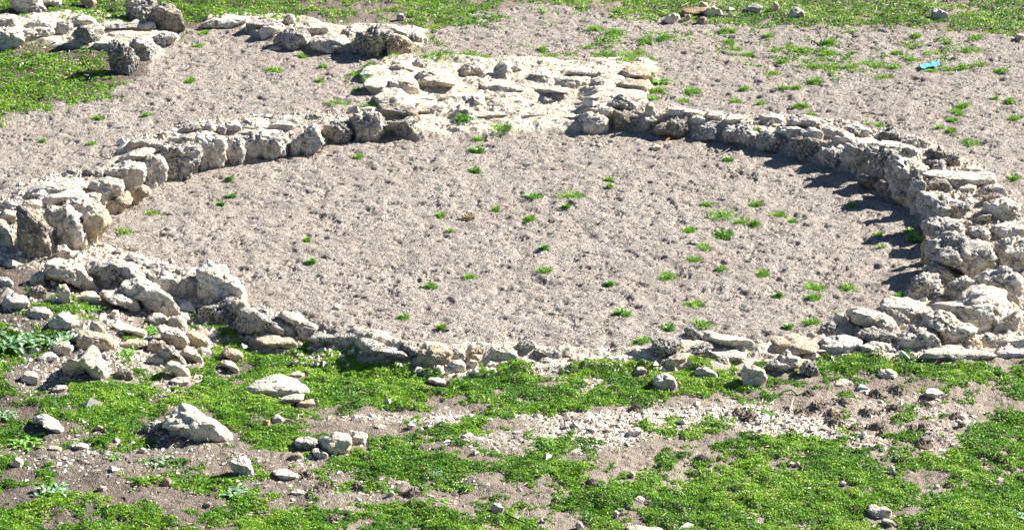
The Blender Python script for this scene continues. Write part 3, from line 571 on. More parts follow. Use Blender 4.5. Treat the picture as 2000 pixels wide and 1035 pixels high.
lone([
 ('small grey knob standing on the soil under the dark upright slab','p',61,549,65,536,78,531,88,540,86,555,74,559,63,557),('brown grey stone right under the small knob, slope top left','b',53,576,60,560,78,555,92,566,92,578,75,582,58,582),
 ('upright cream lump left of the grass patch under the cream bedrock','w',108,574,115,556,128,554,138,568,140,586,128,593,112,588),('pale domed rock at the left picture edge above the thistles','p',2,598,8,580,28,573,50,580,59,592,56,602,30,604,8,604),
 ('small pale stone at the left edge above the pale domed rock','p',-6,552,0,540,12,540,25,550,28,557,10,558),('white flat rock at the upper edge of the round green weed patch','w',144,582,158,570,182,569,198,580,192,591,170,593,152,590),
 ('long cream rock lying below the front wall, right of the white flat rock','w',195,574,215,564,240,566,262,580,281,601,265,606,240,598,215,592,200,584),('grey flat stone with a grass fringe, below the pale domed rock','g',51,610,65,598,85,600,106,612,100,619,75,620,58,618),
 ('pale pointed rock rising right above the thistle patch','w',90,634,104,618,115,609,130,612,145,622,158,632,140,638,118,642,100,640),('small cream stone on top of the brown rock in mid slope','w',172,650,175,632,185,628,200,638,209,650,198,657,182,654),
 ('tan rough rock in the middle of the slope','t',150,672,155,650,170,643,195,650,215,660,225,669,212,680,190,683,165,682),('cream stone at the right foot of the thistles','w',104,676,115,670,132,666,148,680,140,689,122,690,108,684),
 ('pale stone under the thistles','p',70,700,80,690,100,686,116,697,108,703,85,704),('largest jagged white rock at the bottom of the slope','w',118,717,135,700,160,690,175,678,190,682,195,698,210,712,214,730,200,738,180,730,160,722,140,726),
 ('round grey pebble right of the jagged white rock','b',226,732,230,720,245,718,260,726,258,737,240,739,228,738),('flat white stone alone on bare soil at the lower left of the slope','w',40,740,48,726,65,724,77,734,72,743,50,744),
 ('ochre rimmed stone above the dark green weed in mid slope','t',236,674,245,662,265,662,285,664,290,673,265,680,245,679),('cream stone left of the round topped stone near the green strip','w',286,620,295,612,312,612,328,620,330,631,312,634,295,628),
 ('round topped cream stone standing at the edge of the green strip','w',330,630,335,618,348,616,360,622,366,636,362,647,345,644,335,638),('large leaning cream block below the round topped stone','w',308,634,320,632,340,640,360,648,370,665,368,678,350,680,335,670,318,662,312,647),
 ('smooth tan stone right of the leaning cream block','t',360,650,375,645,392,652,410,665,413,673,390,674,370,670),('tan layered stone left below the leaning cream block','t',288,670,300,660,318,662,325,672,322,684,305,684,290,680),
 ('grey shaded rock under the leaning cream block','g',310,692,322,672,338,676,352,690,364,706,362,714,345,708,325,705),('white wedge right of the grey shaded rock','w',352,692,365,675,380,685,395,700,397,708,375,711,360,704),
 ('tall white stone under the grey shaded rock','w',326,714,335,704,350,708,368,722,371,734,355,738,340,728),('small grey cobble left of the grey shaded rock','p',287,704,295,692,310,691,322,700,320,709,302,711),
 ('flat white stone at the lower end of the rubble slope','w',330,744,345,736,365,737,371,745,358,752,340,750),('tan cobble in grass right of the rubble slope','t',430,690,442,680,458,680,472,690,477,703,468,708,455,702),
 ('white sliver in grass just below the tan cobble','w',428,707,440,702,455,706,468,721,460,724,445,717),('small tan stone in the shade under the long front wall rock','t',306,606,312,600,325,606,328,613,315,616),
 ('long low cream ledge across the soil in mid slope','w',213,634,235,630,260,638,287,645,285,652,260,650,235,645),('small flat cream stone on the grass right of the white wedge','w',380,684,392,677,410,682,414,689,395,691),
 ('small white stone at the bottom left of the slope beside grass','w',100,762,108,752,125,752,132,758,118,764),('little grey stone on top of the bare soil mound','p',213,614,220,605,230,606,233,614,222,618)], 'loose_stone', GL)
GG = 'loose stones lying in the foreground grass and soil'
lone([
 ('long arched grey rock sunk in the grass below the front wall','p',478,761,495,745,515,735,545,733,570,738,595,752,609,763,606,772,570,772,540,772,500,770),
 ('white flat stone below the arched rock','w',543,785,555,773,575,770,594,768,590,781,575,787,555,789),('thin tan stone touching the white flat stone','t',575,789,590,783,612,778,614,787,605,792,590,791),
 ('small tan flat stone in grass above the arched rock','t',566,731,578,725,592,728,599,737,580,738),('thin grey flat stone alone in grass below the cobbles of the front wall','p',832,743,840,737,860,737,873,745,868,749,850,748),
 ('triangular cream stone of a small pair in the grass','w',530,824,535,812,545,809,556,820,553,827,540,826),('brown stone of a small pair in the grass','s',513,830,520,818,528,820,527,829,518,832),
 ('biggest foreground boulder, pale with ochre stains, lower left','w',313,834,322,815,335,798,352,789,372,797,392,808,398,815,420,820,440,832,458,845,468,858,450,862,420,858,390,853,350,844),
 ('white cobble touching the left end of the biggest foreground boulder','p',280,842,286,828,302,820,314,822,318,832,310,841,295,845),('long pale rock sloping out of the grass near the left edge','p',50,821,68,810,85,809,105,818,122,832,136,845,120,846,100,838,75,828),
 ('grey pyramid stone right of the bare soil in the lower left','p',446,901,458,892,470,890,488,900,498,923,485,927,465,922,452,914),('flat white plate on the soil at the lower left','w',142,873,152,864,168,866,178,874,160,877),
 ('thin dark slate like plate beside the flat white plate','b',159,885,165,879,185,881,195,886,182,889),('flat tan stone left of the flat white plate','t',92,875,105,871,118,873,122,879,105,880),
 ('cream lump near the left edge of the bare soil','w',24,907,28,895,38,892,45,903,38,911,28,910),('small tan stone at the grass edge left of the white cobble','t',184,840,190,830,200,832,203,840,192,843),
 ('grey chunk on soil below the biggest boulder','b',335,873,345,862,356,861,360,872,348,877),('white pebble left of the grey chunk, below the white cobble','w',220,861,226,854,234,857,233,865,226,866),
 ('white pebble of a pair by the thin dry stem','w',269,882,276,873,285,875,287,884,276,885),('orange tan pebble right of the thin dry stem','s',314,943,322,932,332,934,332,943,322,945),
 ('orange flat pebble in the lower left soil','t',189,953,196,947,208,951,202,959,193,958),('dark grey pebble in the grass of the lower left','b',397,985,405,979,414,981,411,988,401,989),
 ('white block, biggest of three stones in a row in the foreground','w',620,864,628,852,650,847,675,845,684,855,687,867,672,879,655,882,635,875,624,870),('rounded grey cube right of the white block','p',684,851,690,843,712,843,717,852,713,862,700,864,687,861),
 ('rough grey stone left of the white block','g',573,868,580,855,595,852,615,856,626,865,618,874,600,874,580,874),('white sliver below the rough grey stone and the white block','w',607,881,615,874,635,882,643,888,628,891,615,888),
 ('small brown stone below the rough grey stone','b',565,893,572,885,585,884,593,891,588,897,572,897),('long low cream stone on the soil below the three stones in a row','w',530,923,542,915,560,917,580,925,588,931,565,933,548,932),
 ('flat cream stone near the dark soil heaps, lower centre left','w',566,961,578,955,592,958,597,964,580,966),('grey white egg shaped stone near the bottom centre','p',959,994,965,983,975,982,985,992,980,998,966,998),
 ('tiny white pebble on the bare soil right of the soil heaps','w',756,963,765,957,772,963,765,968),('small white wedge on soil left of the chip pavement','w',902,853,910,845,920,846,927,853,915,857),
 ('small grey round pebble on the soil strip below the long grass','p',794,831,800,825,808,826,812,832,803,836),('pale flat pebble on the soil strip above the three stones in a row','w',729,833,740,828,755,831,748,839),
 ('white stone in the grass at the lower middle right','w',1237,974,1248,968,1260,973,1265,981,1250,983),('flat tan stone cut by the bottom edge of the picture','t',1222,1034,1235,1024,1260,1028,1290,1031,1296,1041,1230,1044),
 ('cream pebble on soil left of the flat tan stone at the bottom','w',1123,1026,1128,1018,1136,1020,1141,1028,1130,1031),('white pebble near the bottom edge, right of the green stem','w',1052,1019,1058,1012,1065,1018,1060,1024),
 ('cream pebble in grass left above the flat tan stone','w',1196,1001,1203,996,1210,1001,1203,1006),('white pebble alone on bare soil in the lower middle','w',1227,927,1234,920,1241,926,1234,931),
 ('grey rock lying on the white chip pavement','p',1226,843,1235,835,1248,834,1257,842,1245,849,1232,848),('two lobed white stone in the grass at the lower right','w',1692,997,1698,987,1710,985,1718,990,1728,987,1740,995,1738,1006,1720,1008,1702,1009),
 ('white splinter below the two lobed stone','w',1721,1016,1730,1012,1748,1018,1749,1024,1733,1022),('round white boulder in grass below the dark square block','p',1275,749,1278,736,1290,729,1305,728,1318,737,1326,753,1312,757,1290,759),
 ('grey pitted stone in grass right of the round white boulder','g',1355,730,1362,718,1375,714,1388,720,1403,731,1395,737,1372,738),('grey stone in grass above the pitted stone','g',1393,709,1400,700,1412,695,1422,700,1425,711,1412,715),
 ('white curved rock carrying a brown stone','w',1447,724,1455,714,1475,714,1490,722,1499,735,1490,746,1470,751,1450,749,1450,738),('brown stone resting on the white curved rock','s',1448,729,1452,719,1468,719,1471,728,1462,732),
 ('upright cream rock, right one of two leaning together in grass','w',1513,712,1525,690,1538,685,1552,695,1563,708,1555,716,1535,718),('grey rock, left one of two leaning together in grass','g',1497,718,1508,702,1520,700,1535,710,1543,718,1520,722),
 ('dark pointed rock right of the two leaning together','d',1560,722,1572,705,1578,702,1590,712,1602,726,1585,731,1568,726),('low white stone on soil right of the dark pointed rock','w',1626,752,1640,740,1655,740,1667,748,1650,754),
 ('white flat stone in the grass below the lower right wall end','w',1713,732,1722,722,1740,720,1755,730,1745,737,1725,739),('small cream stone in grass left above the round white boulder','w',1237,729,1245,718,1256,716,1263,724,1258,730),
 ('pale stone beside the green weed on the right soil','p',1671,759,1680,750,1690,752,1698,760,1685,763),('flat pale stone among the dark soil heaps','p',1803,766,1815,758,1832,759,1842,767,1830,772,1812,771),
 ('upright grey pebble at the lower end of the chips','p',1679,854,1685,843,1692,845,1694,856,1685,859),('upper stone of a grey pair at the grass edge far right','p',1870,816,1875,808,1885,810,1890,817,1878,820),
 ('lower stone of a grey pair at the grass edge far right','b',1868,833,1873,822,1885,821,1888,830,1878,837),('left pebble of a touching white pair in the lower right grass','w',1537,907,1546,901,1552,905,1546,910),
 ('right pebble of a touching white pair in the lower right grass','w',1552,907,1558,900,1563,906,1556,910),('upright white stone on the bare path through the lower right grass','w',1736,920,1741,908,1747,911,1748,921,1740,923),
 ('white pebble in grass left of the bare path','w',1637,947,1644,938,1652,941,1653,948,1643,950),('white pebble in the grass far right','w',1943,938,1950,931,1959,934,1957,940,1948,941),
 ('cream pebble on the bare path through the lower right grass','w',1822,954,1828,944,1835,947,1836,954,1828,957)], 'loose_stone', GG)
lone([
 ('white stone, left of the small group at the gravel edge, top right','p',1298,40,1305,28,1318,25,1328,34,1322,42,1305,44),('little white pebble in the group by the tan slab','w',1334,37,1338,29,1346,28,1349,36,1342,41),
 ('grey pebble in front of the tan slab, top right','b',1361,43,1366,34,1378,33,1383,43,1372,47),('white rock leaning on the tan slab, top right','w',1375,28,1384,14,1395,11,1408,20,1413,29,1400,33,1382,31),
 ('flat tan slab like a plank at the gravel edge, top right','s',1331,26,1335,17,1355,14,1384,15,1380,26,1350,30,1335,30),('small stone on top of the tan slab','w',1364,13,1370,4,1380,6,1385,14,1370,17),
 ('dark jagged rock in grass behind the dry branch','g',1535,32,1545,20,1555,13,1568,22,1571,33,1555,37,1540,35),('grey rock in the grass at the top, left of the jagged rock','g',1453,22,1465,9,1480,7,1491,14,1485,24),
 ('narrow upright stone in grass at the top right','t',1510,23,1510,6,1518,4,1522,14,1519,24),('grey triangular boulder in grass at the far top right','p',1817,35,1822,20,1835,15,1848,25,1852,35,1835,39),
 ('small white stone at the right edge by the grass border','w',1981,75,1988,66,1998,67,2002,73,1990,78),('tiny white pebble alone on the gravel below the dry branch','w',1705,82,1710,77,1716,79,1714,84),
 ('white pebble half buried in gravel inside the ring, near the right wall','w',1268,290,1276,283,1286,283,1292,289,1280,292),('white pebble on the gravel inside the ring, near the front wall','w',648,604,653,596,662,595,668,603,658,608),
 ('grey pointed stone in the grass above the rock row','g',773,36,780,25,787,28,790,37,780,39),('dark stone half buried in gravel at the centre right of the ring','d',1342,478,1349,468,1358,470,1362,478,1352,482)], 'loose_stone')
# ------------------------------------------------------------------ ground cover and plants
def leafmat(name, stops, rough=.5, trans=.35):
    m, nt, b = newmat(name, rough, .35); g = NG(nt)
    at = g.n('ShaderNodeAttribute'); at.attribute_name = 'tint'
    c = g.ramp(at.outputs['Fac'], stops); g.l(c, b.inputs['Base Color'])
    tr = g.n('ShaderNodeBsdfTranslucent'); g.l(c, tr.inputs['Color']); mx = g.n('ShaderNodeMixShader'); mx.inputs[0].default_value = trans
    out = nt.nodes['Material Output']; g.l(b.outputs[0], mx.inputs[1]); g.l(tr.outputs[0], mx.inputs[2]); g.l(mx.outputs[0], out.inputs['Surface'])
    return m
M_CLOVER = leafmat('clover_leaves', [(0, (.04, .12, .012)), (.3, (.10, .27, .015)), (.65, (.21, .42, .016)), (.88, (.34, .54, .03)), (1, (.55, .62, .20))])
M_GRASS = leafmat('grass_blades', [(0, (.08, .20, .018)), (.5, (.19, .42, .03)), (1, (.42, .60, .08))])
M_WEED = leafmat('broad_weed_leaves', [(0, (.08, .22, .03)), (.5, (.19, .42, .06)), (1, (.40, .60, .18))], .35, .25)
M_THISTLE = leafmat('thistle_leaves', [(0, (.06, .17, .05)), (.5, (.17, .34, .13)), (1, (.55, .64, .48))], .45, .2)
M_DRY = leafmat('dry_stalks', [(0, (.14, .09, .05)), (.5, (.42, .33, .19)), (1, (.66, .58, .42))], .7, .1)
def quads(C, A, B, name, mat, tint):
    """one leaf per row: centre C, half axes A (length) and B (width), pointed quad"""
    n = len(C); V = np.empty((n, 4, 3)); V[:, 0] = C-A; V[:, 1] = C+B; V[:, 2] = C+A; V[:, 3] = C-B
    return mesh_np(name, V.reshape(-1, 3), np.arange(4*n).reshape(n, 4), mat, False, None, {'tint': np.repeat(tint, 4)})
rs = np.random.RandomState(5)
def leaves(name, n, x0, x1, y0, y1, size, label, seed, boost=1.0):
    r = np.random.RandomState(seed); x = r.uniform(x0, x1, n); y = r.uniform(y0, y1, n)
    c = cover_xy(x, y); nz = fbm2(x, y, 4.5, 4, 61, .6); nz2 = fbm2(x, y, 1.3, 2, 71)
    c = np.clip(c*boost, 0, 1); th = 1-c; val = (nz-.5)*1.9+(noise2(x*16, y*16, 63)-.5)*.35+(nz2-.5)*.5+.5-th*1.04-.01; keep = (val > 0) & (c > .02)
    keep &= r.uniform(size=n) < np.clip(.12+val*3.4, 0, 1)
    for fx, fy, fw_, fd_, fh_ in FOOT:
        if fx < x0 or fy < y0-1 or fy > y1+1: continue
        s_ = 1.0 if fw_ > .12 else 1.25; ex_ = .0 if fw_ > .12 else .09
        idx = np.nonzero(keep & (np.abs(x-fx) < fw_*s_) & (y < fy+fd_) & (y > fy-fd_*s_-ex_))[0]
        if len(idx): keep[idx[((x[idx]-fx)/(fw_*s_))**2+((y[idx]-fy+ex_/2)/(fd_*s_+ex_/2+.01))**2 < 1+.35*(nz[idx]-.5)*4]] = False
    x, y, nz, val = x[keep], y[keep], nz[keep], val[keep]; k = len(x)
    hump = np.clip(val*2.2, .12, 1)*(.35+.65*noise2(x*11, y*11, 81))
    hump = hump*(.45+.75*sst(noise2(x*7, y*7, 82), .2, .7)); z = zat(x, y)+.004+.042*hump*r.uniform(.3, 1.0, k)**.6
    a = r.uniform(0, 2*pi, k); tl = r.normal(0, .6, k); s = size*r.uniform(.55, 1.25, k)
    A = np.stack([np.cos(a)*np.cos(tl), np.sin(a)*np.cos(tl), np.sin(tl)], 1)*s[:, None]
    b2 = r.normal(0, .5, k); Bv = np.stack([-np.sin(a)*np.cos(b2), np.cos(a)*np.cos(b2), np.sin(b2)], 1)*(s*.62)[:, None]
    t = np.clip(.50+.34*(fbm2(x, y, 1.9, 3, 91)-.5)*2+.5*(noise2(x*9, y*9, 92)-.5)+r.normal(0, .21, k), 0, 1)
    o = quads(np.stack([x, y, z], 1), A, Bv, name, M_CLOVER, t)
    return setp(o, label, 'clover', None, 'stuff')
leaves('clover', 2450000, -6.9, 6.9, -10.2, -1.2, .0105, 'low green clover and small weeds carpeting the foreground soil', 7)
leaves('clover', 650000, -7.2, 7.2, 4.0, 14.5, .0150, 'low green weeds growing around and behind the ruins at the top', 8, 1.22)
def tuft(px, py, wpx, kind=0, seed=0):
    r = np.random.RandomState(seed+11); x, y, z = hit(px, py+wpx*.12); pm = FPX/math.hypot(x-CAM[0], y-CAM[1]); R = wpx*1.1/pm/2
    n = int(np.clip(70+R*1500, 60, 520)); V = []; Fc = []; T = []
    cc = [(0, 0)]+[(R*.72*r.uniform(0, 1)**.5*cos(t_), R*.8*r.uniform(0, 1)**.5*sin(t_)) for t_ in r.uniform(0, 2*pi, 3+int(R*25))]
    for i in range(n):
        a = r.uniform(0, 2*pi); q0 = cc[r.randint(len(cc))]; r1 = R*.42*math.sqrt(r.uniform(0, 1)); bx, by = q0[0]+r1*cos(a), q0[1]+r1*sin(a); rr = math.hypot(bx, by)
        bz = float(zat(np.array([x+bx]), np.array([y+by]))[0])-z
        L = (.028+.045*r.uniform())*(1-.3*min(1, rr/R))*(1 if kind != 2 else 1.2); da = a+r.normal(0, .7); le = r.uniform(.35, 1.45)*(.6+.7*rr/R)
        w = .0032*(1.0 if kind == 0 else 2.2)*r.uniform(.7, 1.3)
        dx, dy = cos(da)*sin(le), sin(da)*sin(le); dz = cos(le); sx, sy = -sin(da)*w, cos(da)*w
        m_ = (bx+dx*L*.55, by+dy*L*.55, bz+dz*L*.6); e_ = (bx+dx*L*1.15, by+dy*L*1.15, bz+dz*L*.82)
        k = len(V); V += [(bx-sx, by-sy, bz-.004), (bx+sx, by+sy, bz-.004), (m_[0]+sx*1.1, m_[1]+sy*1.1, m_[2]), (m_[0]-sx*1.1, m_[1]-sy*1.1, m_[2]), (e_[0]+sx*.2, e_[1]+sy*.2, e_[2]), (e_[0]-sx*.2, e_[1]-sy*.2, e_[2])]
        Fc += [(k, k+1, k+2, k+3), (k+3, k+2, k+4, k+5)]; T += [float(np.clip(r.normal(.5, .25)+(-.1 if kind == 1 else 0), 0, 1))]*6
    o = mesh_np('grass_tuft' if kind == 0 else 'weed', np.array(V), np.array(Fc), M_DRY if kind == 2 else (M_GRASS if kind == 0 else M_WEED), False, None, {'tint': np.array(T)})
    o.location = (x, y, z); return o
# px, py, width, kind(0 grass, 1 broad weed, 2 dry), label
TUFTS = [
 (245,448,36,0,'bright grass tuft in the ring, nearest the left wall'),(300,415,28,0,'flat grass tuft in the ring just above the bright left tuft'),
 (1040,378,46,1,'dark green weed left of the big yellow green weed at the ring centre'),(1118,374,66,0,'widest yellow green weed patch at the centre of the ring'),
 (860,419,24,0,'small grass tuft left of the dry brownish tuft in the ring'),(1037,430,28,0,'small dark tuft below the two centre weeds'),
 (915,422,34,2,'dry brownish flat tuft between two green tufts left of ring centre'),(1065,526,38,0,'round feathery tuft alone in the lower middle of the ring'),
 (916,537,32,0,'dark feathery tuft left of the round feathery tuft'),(840,555,28,1,'sparse yellow green weed left of the dark feathery tuft'),
 (607,510,16,1,'tiny bluish seedling on the left side of the ring floor'),(790,618,28,0,'grass tuft near the front wall at the lower left of the ring'),
 (905,243,40,1,'left weed in the doorway gravel'),(975,255,56,0,'wide right weed in the doorway gravel'),(935,271,22,0,'small weed just below the two doorway weeds'),
 (932,291,34,1,'bluish weed below the doorway weeds'),(927,329,22,1,'small weed farthest below the doorway weeds'),(700,308,20,0,'flat tiny weed under the left wall near the doorway'),
 (1215,608,36,1,'spreading weed in the lower right of the ring, left of the big tufts'),(1305,536,38,0,'feathery tuft left of the small upright weed'),(1303,638,34,1,'sparse dry looking weed beside the lowest big tuft'),
 (1370,627,50,0,'lowest of the big tufts stacked in a column'),(1360,588,48,0,'second lowest big tuft of the column'),(1350,507,34,0,'tuft in the column below the dark stone'),(1378,483,36,0,'tuft right beside the dark half buried stone'),
 (1345,447,34,0,'tuft just above the dark half buried stone'),(1380,395,24,0,'small tuft at the top of the right hand group'),(1412,413,72,0,'widest tuft of the right hand group'),
 (1448,430,38,0,'tuft below the widest tuft of the right hand group'),(1475,437,24,0,'little tuft right below the widest tuft'),(1474,396,34,0,'tuft above right of the widest tuft'),
 (1520,415,38,0,'round tuft right of the widest tuft'),(1547,428,22,0,'little yellow tuft touching the round tuft'),(1415,454,44,1,'bluish flat weed below the right hand group'),
 (1408,526,22,0,'small upright yellow green weed between the feathery tufts'),(1490,533,38,0,'dense dark tuft right of the small upright weed'),(1587,553,56,0,'wide spiky tuft, upper of a pair near the right wall'),
 (1586,576,38,0,'dense tuft, lower of a pair near the right wall'),(1655,557,36,0,'tuft right of the pair near the right wall'),(1590,626,44,0,'bright tuft above the lower right wall end'),
 (1520,577,24,1,'small weed left of the pair near the right wall'),(1252,665,38,0,'dense tuft touching the front wall by the dark square block'),(1760,573,22,0,'yellow weed at the foot of the lower right wall in shade'),
 (1540,638,18,1,'tiny weed between the lowest tuft and the right wall end'),
 (450,383,18,1,None),(430,400,16,1,None),(448,350,14,1,None),(1190,350,18,0,None),(1190,367,16,0,None),(968,405,18,0,None),(1105,405,14,1,None),(1062,487,14,1,None),(1190,555,16,1,None),
 (880,452,14,0,None),(860,640,18,0,None),(1715,458,18,0,None),(1663,402,18,1,None),(1420,312,22,1,None),(600,470,14,0,None),(1720,485,14,0,None),(1640,610,12,0,None)]
TUFTS_OUT = [(372,157,32),(385,88,20),(535,132,42),(590,108,26),(400,65,24),(630,130,18),(625,155,20),(660,197,46),(725,202,48),(700,175,26),(690,143,34),(720,135,30),(716,160,24),(770,115,44),(870,112,90),(905,102,60),(945,115,40),
 (1350,175,42),(1335,192,30),(1455,172,26),(1437,193,26),(1485,197,26),(1565,207,36),(1585,222,22),(1425,80,32),(1460,105,40),(1510,97,24),(1420,55,44),(1500,68,32),(1560,92,56),(1620,78,38),(1615,103,44),(1590,125,60),
 (1625,128,40),(1528,118,32),(1510,140,36),(1590,155,44),(1660,128,34),(1700,118,60),(1722,143,50),(1745,125,40),(1780,112,44),(1850,85,20),(1895,92,60),(1905,72,36),(1820,138,24),(1850,132,32),(1880,128,30),(1915,122,32),(1957,137,34),
 (1715,240,24),(1880,203,34),(1872,215,36),(1862,230,32),(1832,249,22),(1855,254,28),(1893,276,40),(1975,194,26),(1981,227,28),(1982,345,28),(1180,102,60),(1240,97,84),(1225,125,44),(1160,55,44),(1200,60,50),(1060,97,26),(1077,109,46),
 (1282,175,44),(1272,190,34),(1285,160,30),(1300,72,64),(1255,78,40),(1265,112,36),(190,228,24),(180,280,20),(290,222,24),(84,277,12),(1480,258,14),(1700,243,20),(1945,190,18),(1790,70,30),(1750,100,24),(1530,170,24),(1555,170,20)]
for i, (a, b_, w_, k, lb) in enumerate(TUFTS):
    o = tuft(a, b_, w_, k, i)
    if lb: setp(o, lb, 'weed', 'weed tufts growing in the gravel inside the ring')
    else: setp(o, 'tiny sparse weed sprig on the gravel inside the stone ring', 'weed', 'tiny weed sprigs in the gravel inside the ring')
for i, (a, b_, w_) in enumerate(TUFTS_OUT):
    big = w_ >= 38; lf = 'left of' if a < 850 else ('right of' if a > 1100 else 'behind')
    setp(tuft(a, b_, w_, 0, 100+i), f"{'broad' if big else 'small'} green grass tuft on gravel outside the ring {lf} the doorway paving", 'weed',
         f"{'broad' if big else 'small'} grass tufts on the gravel {lf} the doorway paving")
def rosette(px, py, wpx, n, mat, name, label, wide=.28, up=.55, lobes=0, seed=0, group=None):
    """plant of broad leaves: each leaf an arched, lobed strip with a midrib fold"""
    r = np.random.RandomState(seed+300); x, y, z = hit(px, py); pm = FPX/math.hypot(x-CAM[0], y-CAM[1]); R = wpx/pm/2; V = []; Fc = []; T = []
    n = int(n*(2.6 if wpx >= 60 else 1.6))
    for i in range(n):
        a = i*2.4+r.normal(0, .2); big = wpx >= 60; L = R*r.uniform(.65, 1.1)*(.52 if big else 1); e0 = up+r.normal(0, .3); W = L*wide*.75*r.uniform(.8, 1.2); k0 = len(V); ox, oy = r.normal(0, R*(.36 if big else .12), 2); ns = 9; t0 = r.uniform(.25, .8)
        for j in range(ns+1):
            t = j/ns; el = e0*(1-1.3*t); rr = L*t; h = L*(math.sin(e0)*t*(1-.75*t)); ww = W*math.sin(pi*min(t*.92+.06, 1))**.8*(1+lobes*(.55 if j % 2 else -.45))
            for s_ in (-1, 0, 1):
                V.append((ox+cos(a)*rr-sin(a)*ww*s_, oy+sin(a)*rr+cos(a)*ww*s_, h+abs(s_)*ww*.35+.004)); T.append(min(1, max(0, t0+(.25 if s_ == 0 else -.05)+r.normal(0, .08))))
        for j in range(ns):
            for s_ in (0, 1):
                k = k0+j*3+s_; Fc.append((k, k+1, k+4, k+3))
    o = mesh_np(name, np.array(V), np.array(Fc), mat, False, None, {'tint': np.array(T)}); o.location = (x, y, float(z)); return setp(o, label, 'weed', group)
rosette(40,672,130,34,M_THISTLE,'thistle','big pale veined thistle at the left picture edge below the domed rock',.20,.8,.7,1)
rosette(120,668,90,26,M_THISTLE,'thistle','second thistle, right of the big pale one',.20,.7,.7,2)
rosette(-5,655,100,20,M_THISTLE,'thistle','thistle cut by the left picture edge',.2,.7,.7,3)
rosette(240,692,70,22,M_WEED,'weed','dark green rosette weed between the stones of the lower left slope',.24,.6,.5,4)
rosette(288,650,70,20,M_WEED,'weed','dark leafy weed behind the leaning cream block',.22,.7,.4,5)
rosette(178,604,60,26,M_WEED,'weed','round dark green weed below the white flat rock',.24,.5,.4,6)
rosette(10,815,70,18,M_THISTLE,'thistle','bluish thistle at the left edge of the foreground grass',.22,.7,.6,7)
rosette(1790,470,58,14,M_WEED,'leafy_plant','dark leafy plant in the shadow of the right wall inside the ring',.26,1.1,.2,8)
rosette(1775,455,40,10,M_WEED,'leafy_plant','small leafy plant beside the dark leafy plant under the right wall',.26,.8,.3,9)
rosette(1975,655,70,11,M_WEED,'leafy_plant','plant with long upright strap leaves outside the wall at the right edge',.10,1.2,0,10)
rosette(1997,425,36,9,M_WEED,'leafy_plant','leafy plant cut by the right picture edge beside the upper wall',.14,1.25,0,11)
rosette(50,865,90,22,M_WEED,'weed','bluish green weed on the soil at the left edge, foreground',.24,.5,.4,12)
rosette(110,965,100,24,M_THISTLE,'thistle','pale broad leaved weed in the lower left corner area',.3,.5,.3,13)
rosette(460,965,80,18,M_THISTLE,'thistle','pale broad leaved weed near the dark grey pebble',.3,.5,.3,14)
rosette(310,903,70,12,M_THISTLE,'thistle','pale sprawling weed right of the thin dry stem',.3,.35,.3,15)
rosette(225,898,34,7,M_WEED,'weed','small plant at the left foot of the thin dry stem',.3,.9,.1,16)
rosette(855,925,60,26,M_THISTLE,'weed','light green feathery plant in the lower middle grass',.10,.8,.1,17)
rosette(1975,1005,90,16,M_THISTLE,'thistle','pale leafy weed in the lower right corner',.3,.7,.3,18)
rosette(860,985,60,12,M_WEED,'weed','broad leaved weed near the bottom, left of the egg shaped stone',.3,.6,.3,19)
rosette(1500,862,30,8,M_THISTLE,'weed','small bluish weed at the lower edge of the chips',.3,.9,.2,20)
rosette(65,125,60,12,M_WEED,'weed','weed with blue green leaves in the upper left grass',.25,.7,.3,21)
rosette(180,100,60,16,M_WEED,'weed','dark spiky weed under the black lichened boulder of the outcrop',.15,.9,.2,22)
rosette(1290,165,50,14,M_WEED,'weed','dark leafy weed at the right edge of the doorway paving',.22,.6,.3,23)
rosette(1862,592,30,12,M_GRASS,'grass_tuft','grass tuft growing between the rocks of the lower right wall',.08,1.1,0,24)
rosette(935,825,40,14,M_WEED,'weed','leafy rosette at the right end of the long grass strip',.18,.9,0,25)
rosette(1070,868,60,16,M_WEED,'weed','pointed leaf rosette left of the chip pavement',.18,.9,0,26)
# ------------------------------------------------------------------ loose small stuff
def chips(name, x, y, size, mat, label, cat, flat=.6, seed=0, emb=.25, zf=None):
    r = np.random.RandomState(seed); n = len(x); O = np.array([[1, 0, 0], [0, 1, 0], [-1, 0, 0], [0, -1, 0], [0, 0, 1], [0, 0, -1]], float)
    V = O[None]+r.normal(0, .28, (n, 6, 3)); V *= (size*np.ones(n))[:, None, None]*np.array([1, .8, flat]); a = r.uniform(0, 2*pi, n); c, s = np.cos(a), np.sin(a)
    V = np.stack([V[..., 0]*c[:, None]-V[..., 1]*s[:, None], V[..., 0]*s[:, None]+V[..., 1]*c[:, None], V[..., 2]], -1)
    z = (zf or zat)(x, y)+size*emb*flat; V += np.stack([x, y, z], 1)[:, None, :]
    Fo = np.array([[0, 1, 4], [1, 2, 4], [2, 3, 4], [3, 0, 4], [1, 0, 5], [2, 1, 5], [3, 2, 5], [0, 3, 5]])
    F = (Fo[None]+np.arange(n)[:, None, None]*6).reshape(-1, 3)
    return setp(mesh_np(name, V.reshape(-1, 3), F, mat, False, None, {'tint': np.repeat(r.uniform(size=n), 6)}), label, cat, None, 'stuff')
def chipmat(name, stops):
    m, nt, b = newmat(name, .95, .1); g = NG(nt); at = g.n('ShaderNodeAttribute'); at.attribute_name = 'tint'
    geo = g.n('ShaderNodeNewGeometry'); c = g.ramp(at.outputs['Fac'], stops); k = g.ramp(g.noise(geo.outputs['Position'], 60, 4), [(.35, .72), (.65, 1.0)])
    mu = g.n('ShaderNodeMix'); mu.data_type = 'RGBA'; mu.blend_type = 'MULTIPLY'; mu.inputs[0].default_value = 1; g.l(c, mu.inputs[6]); g.l(k, mu.inputs[7]); g.l(mu.outputs[2], b.inputs['Base Color']); return m
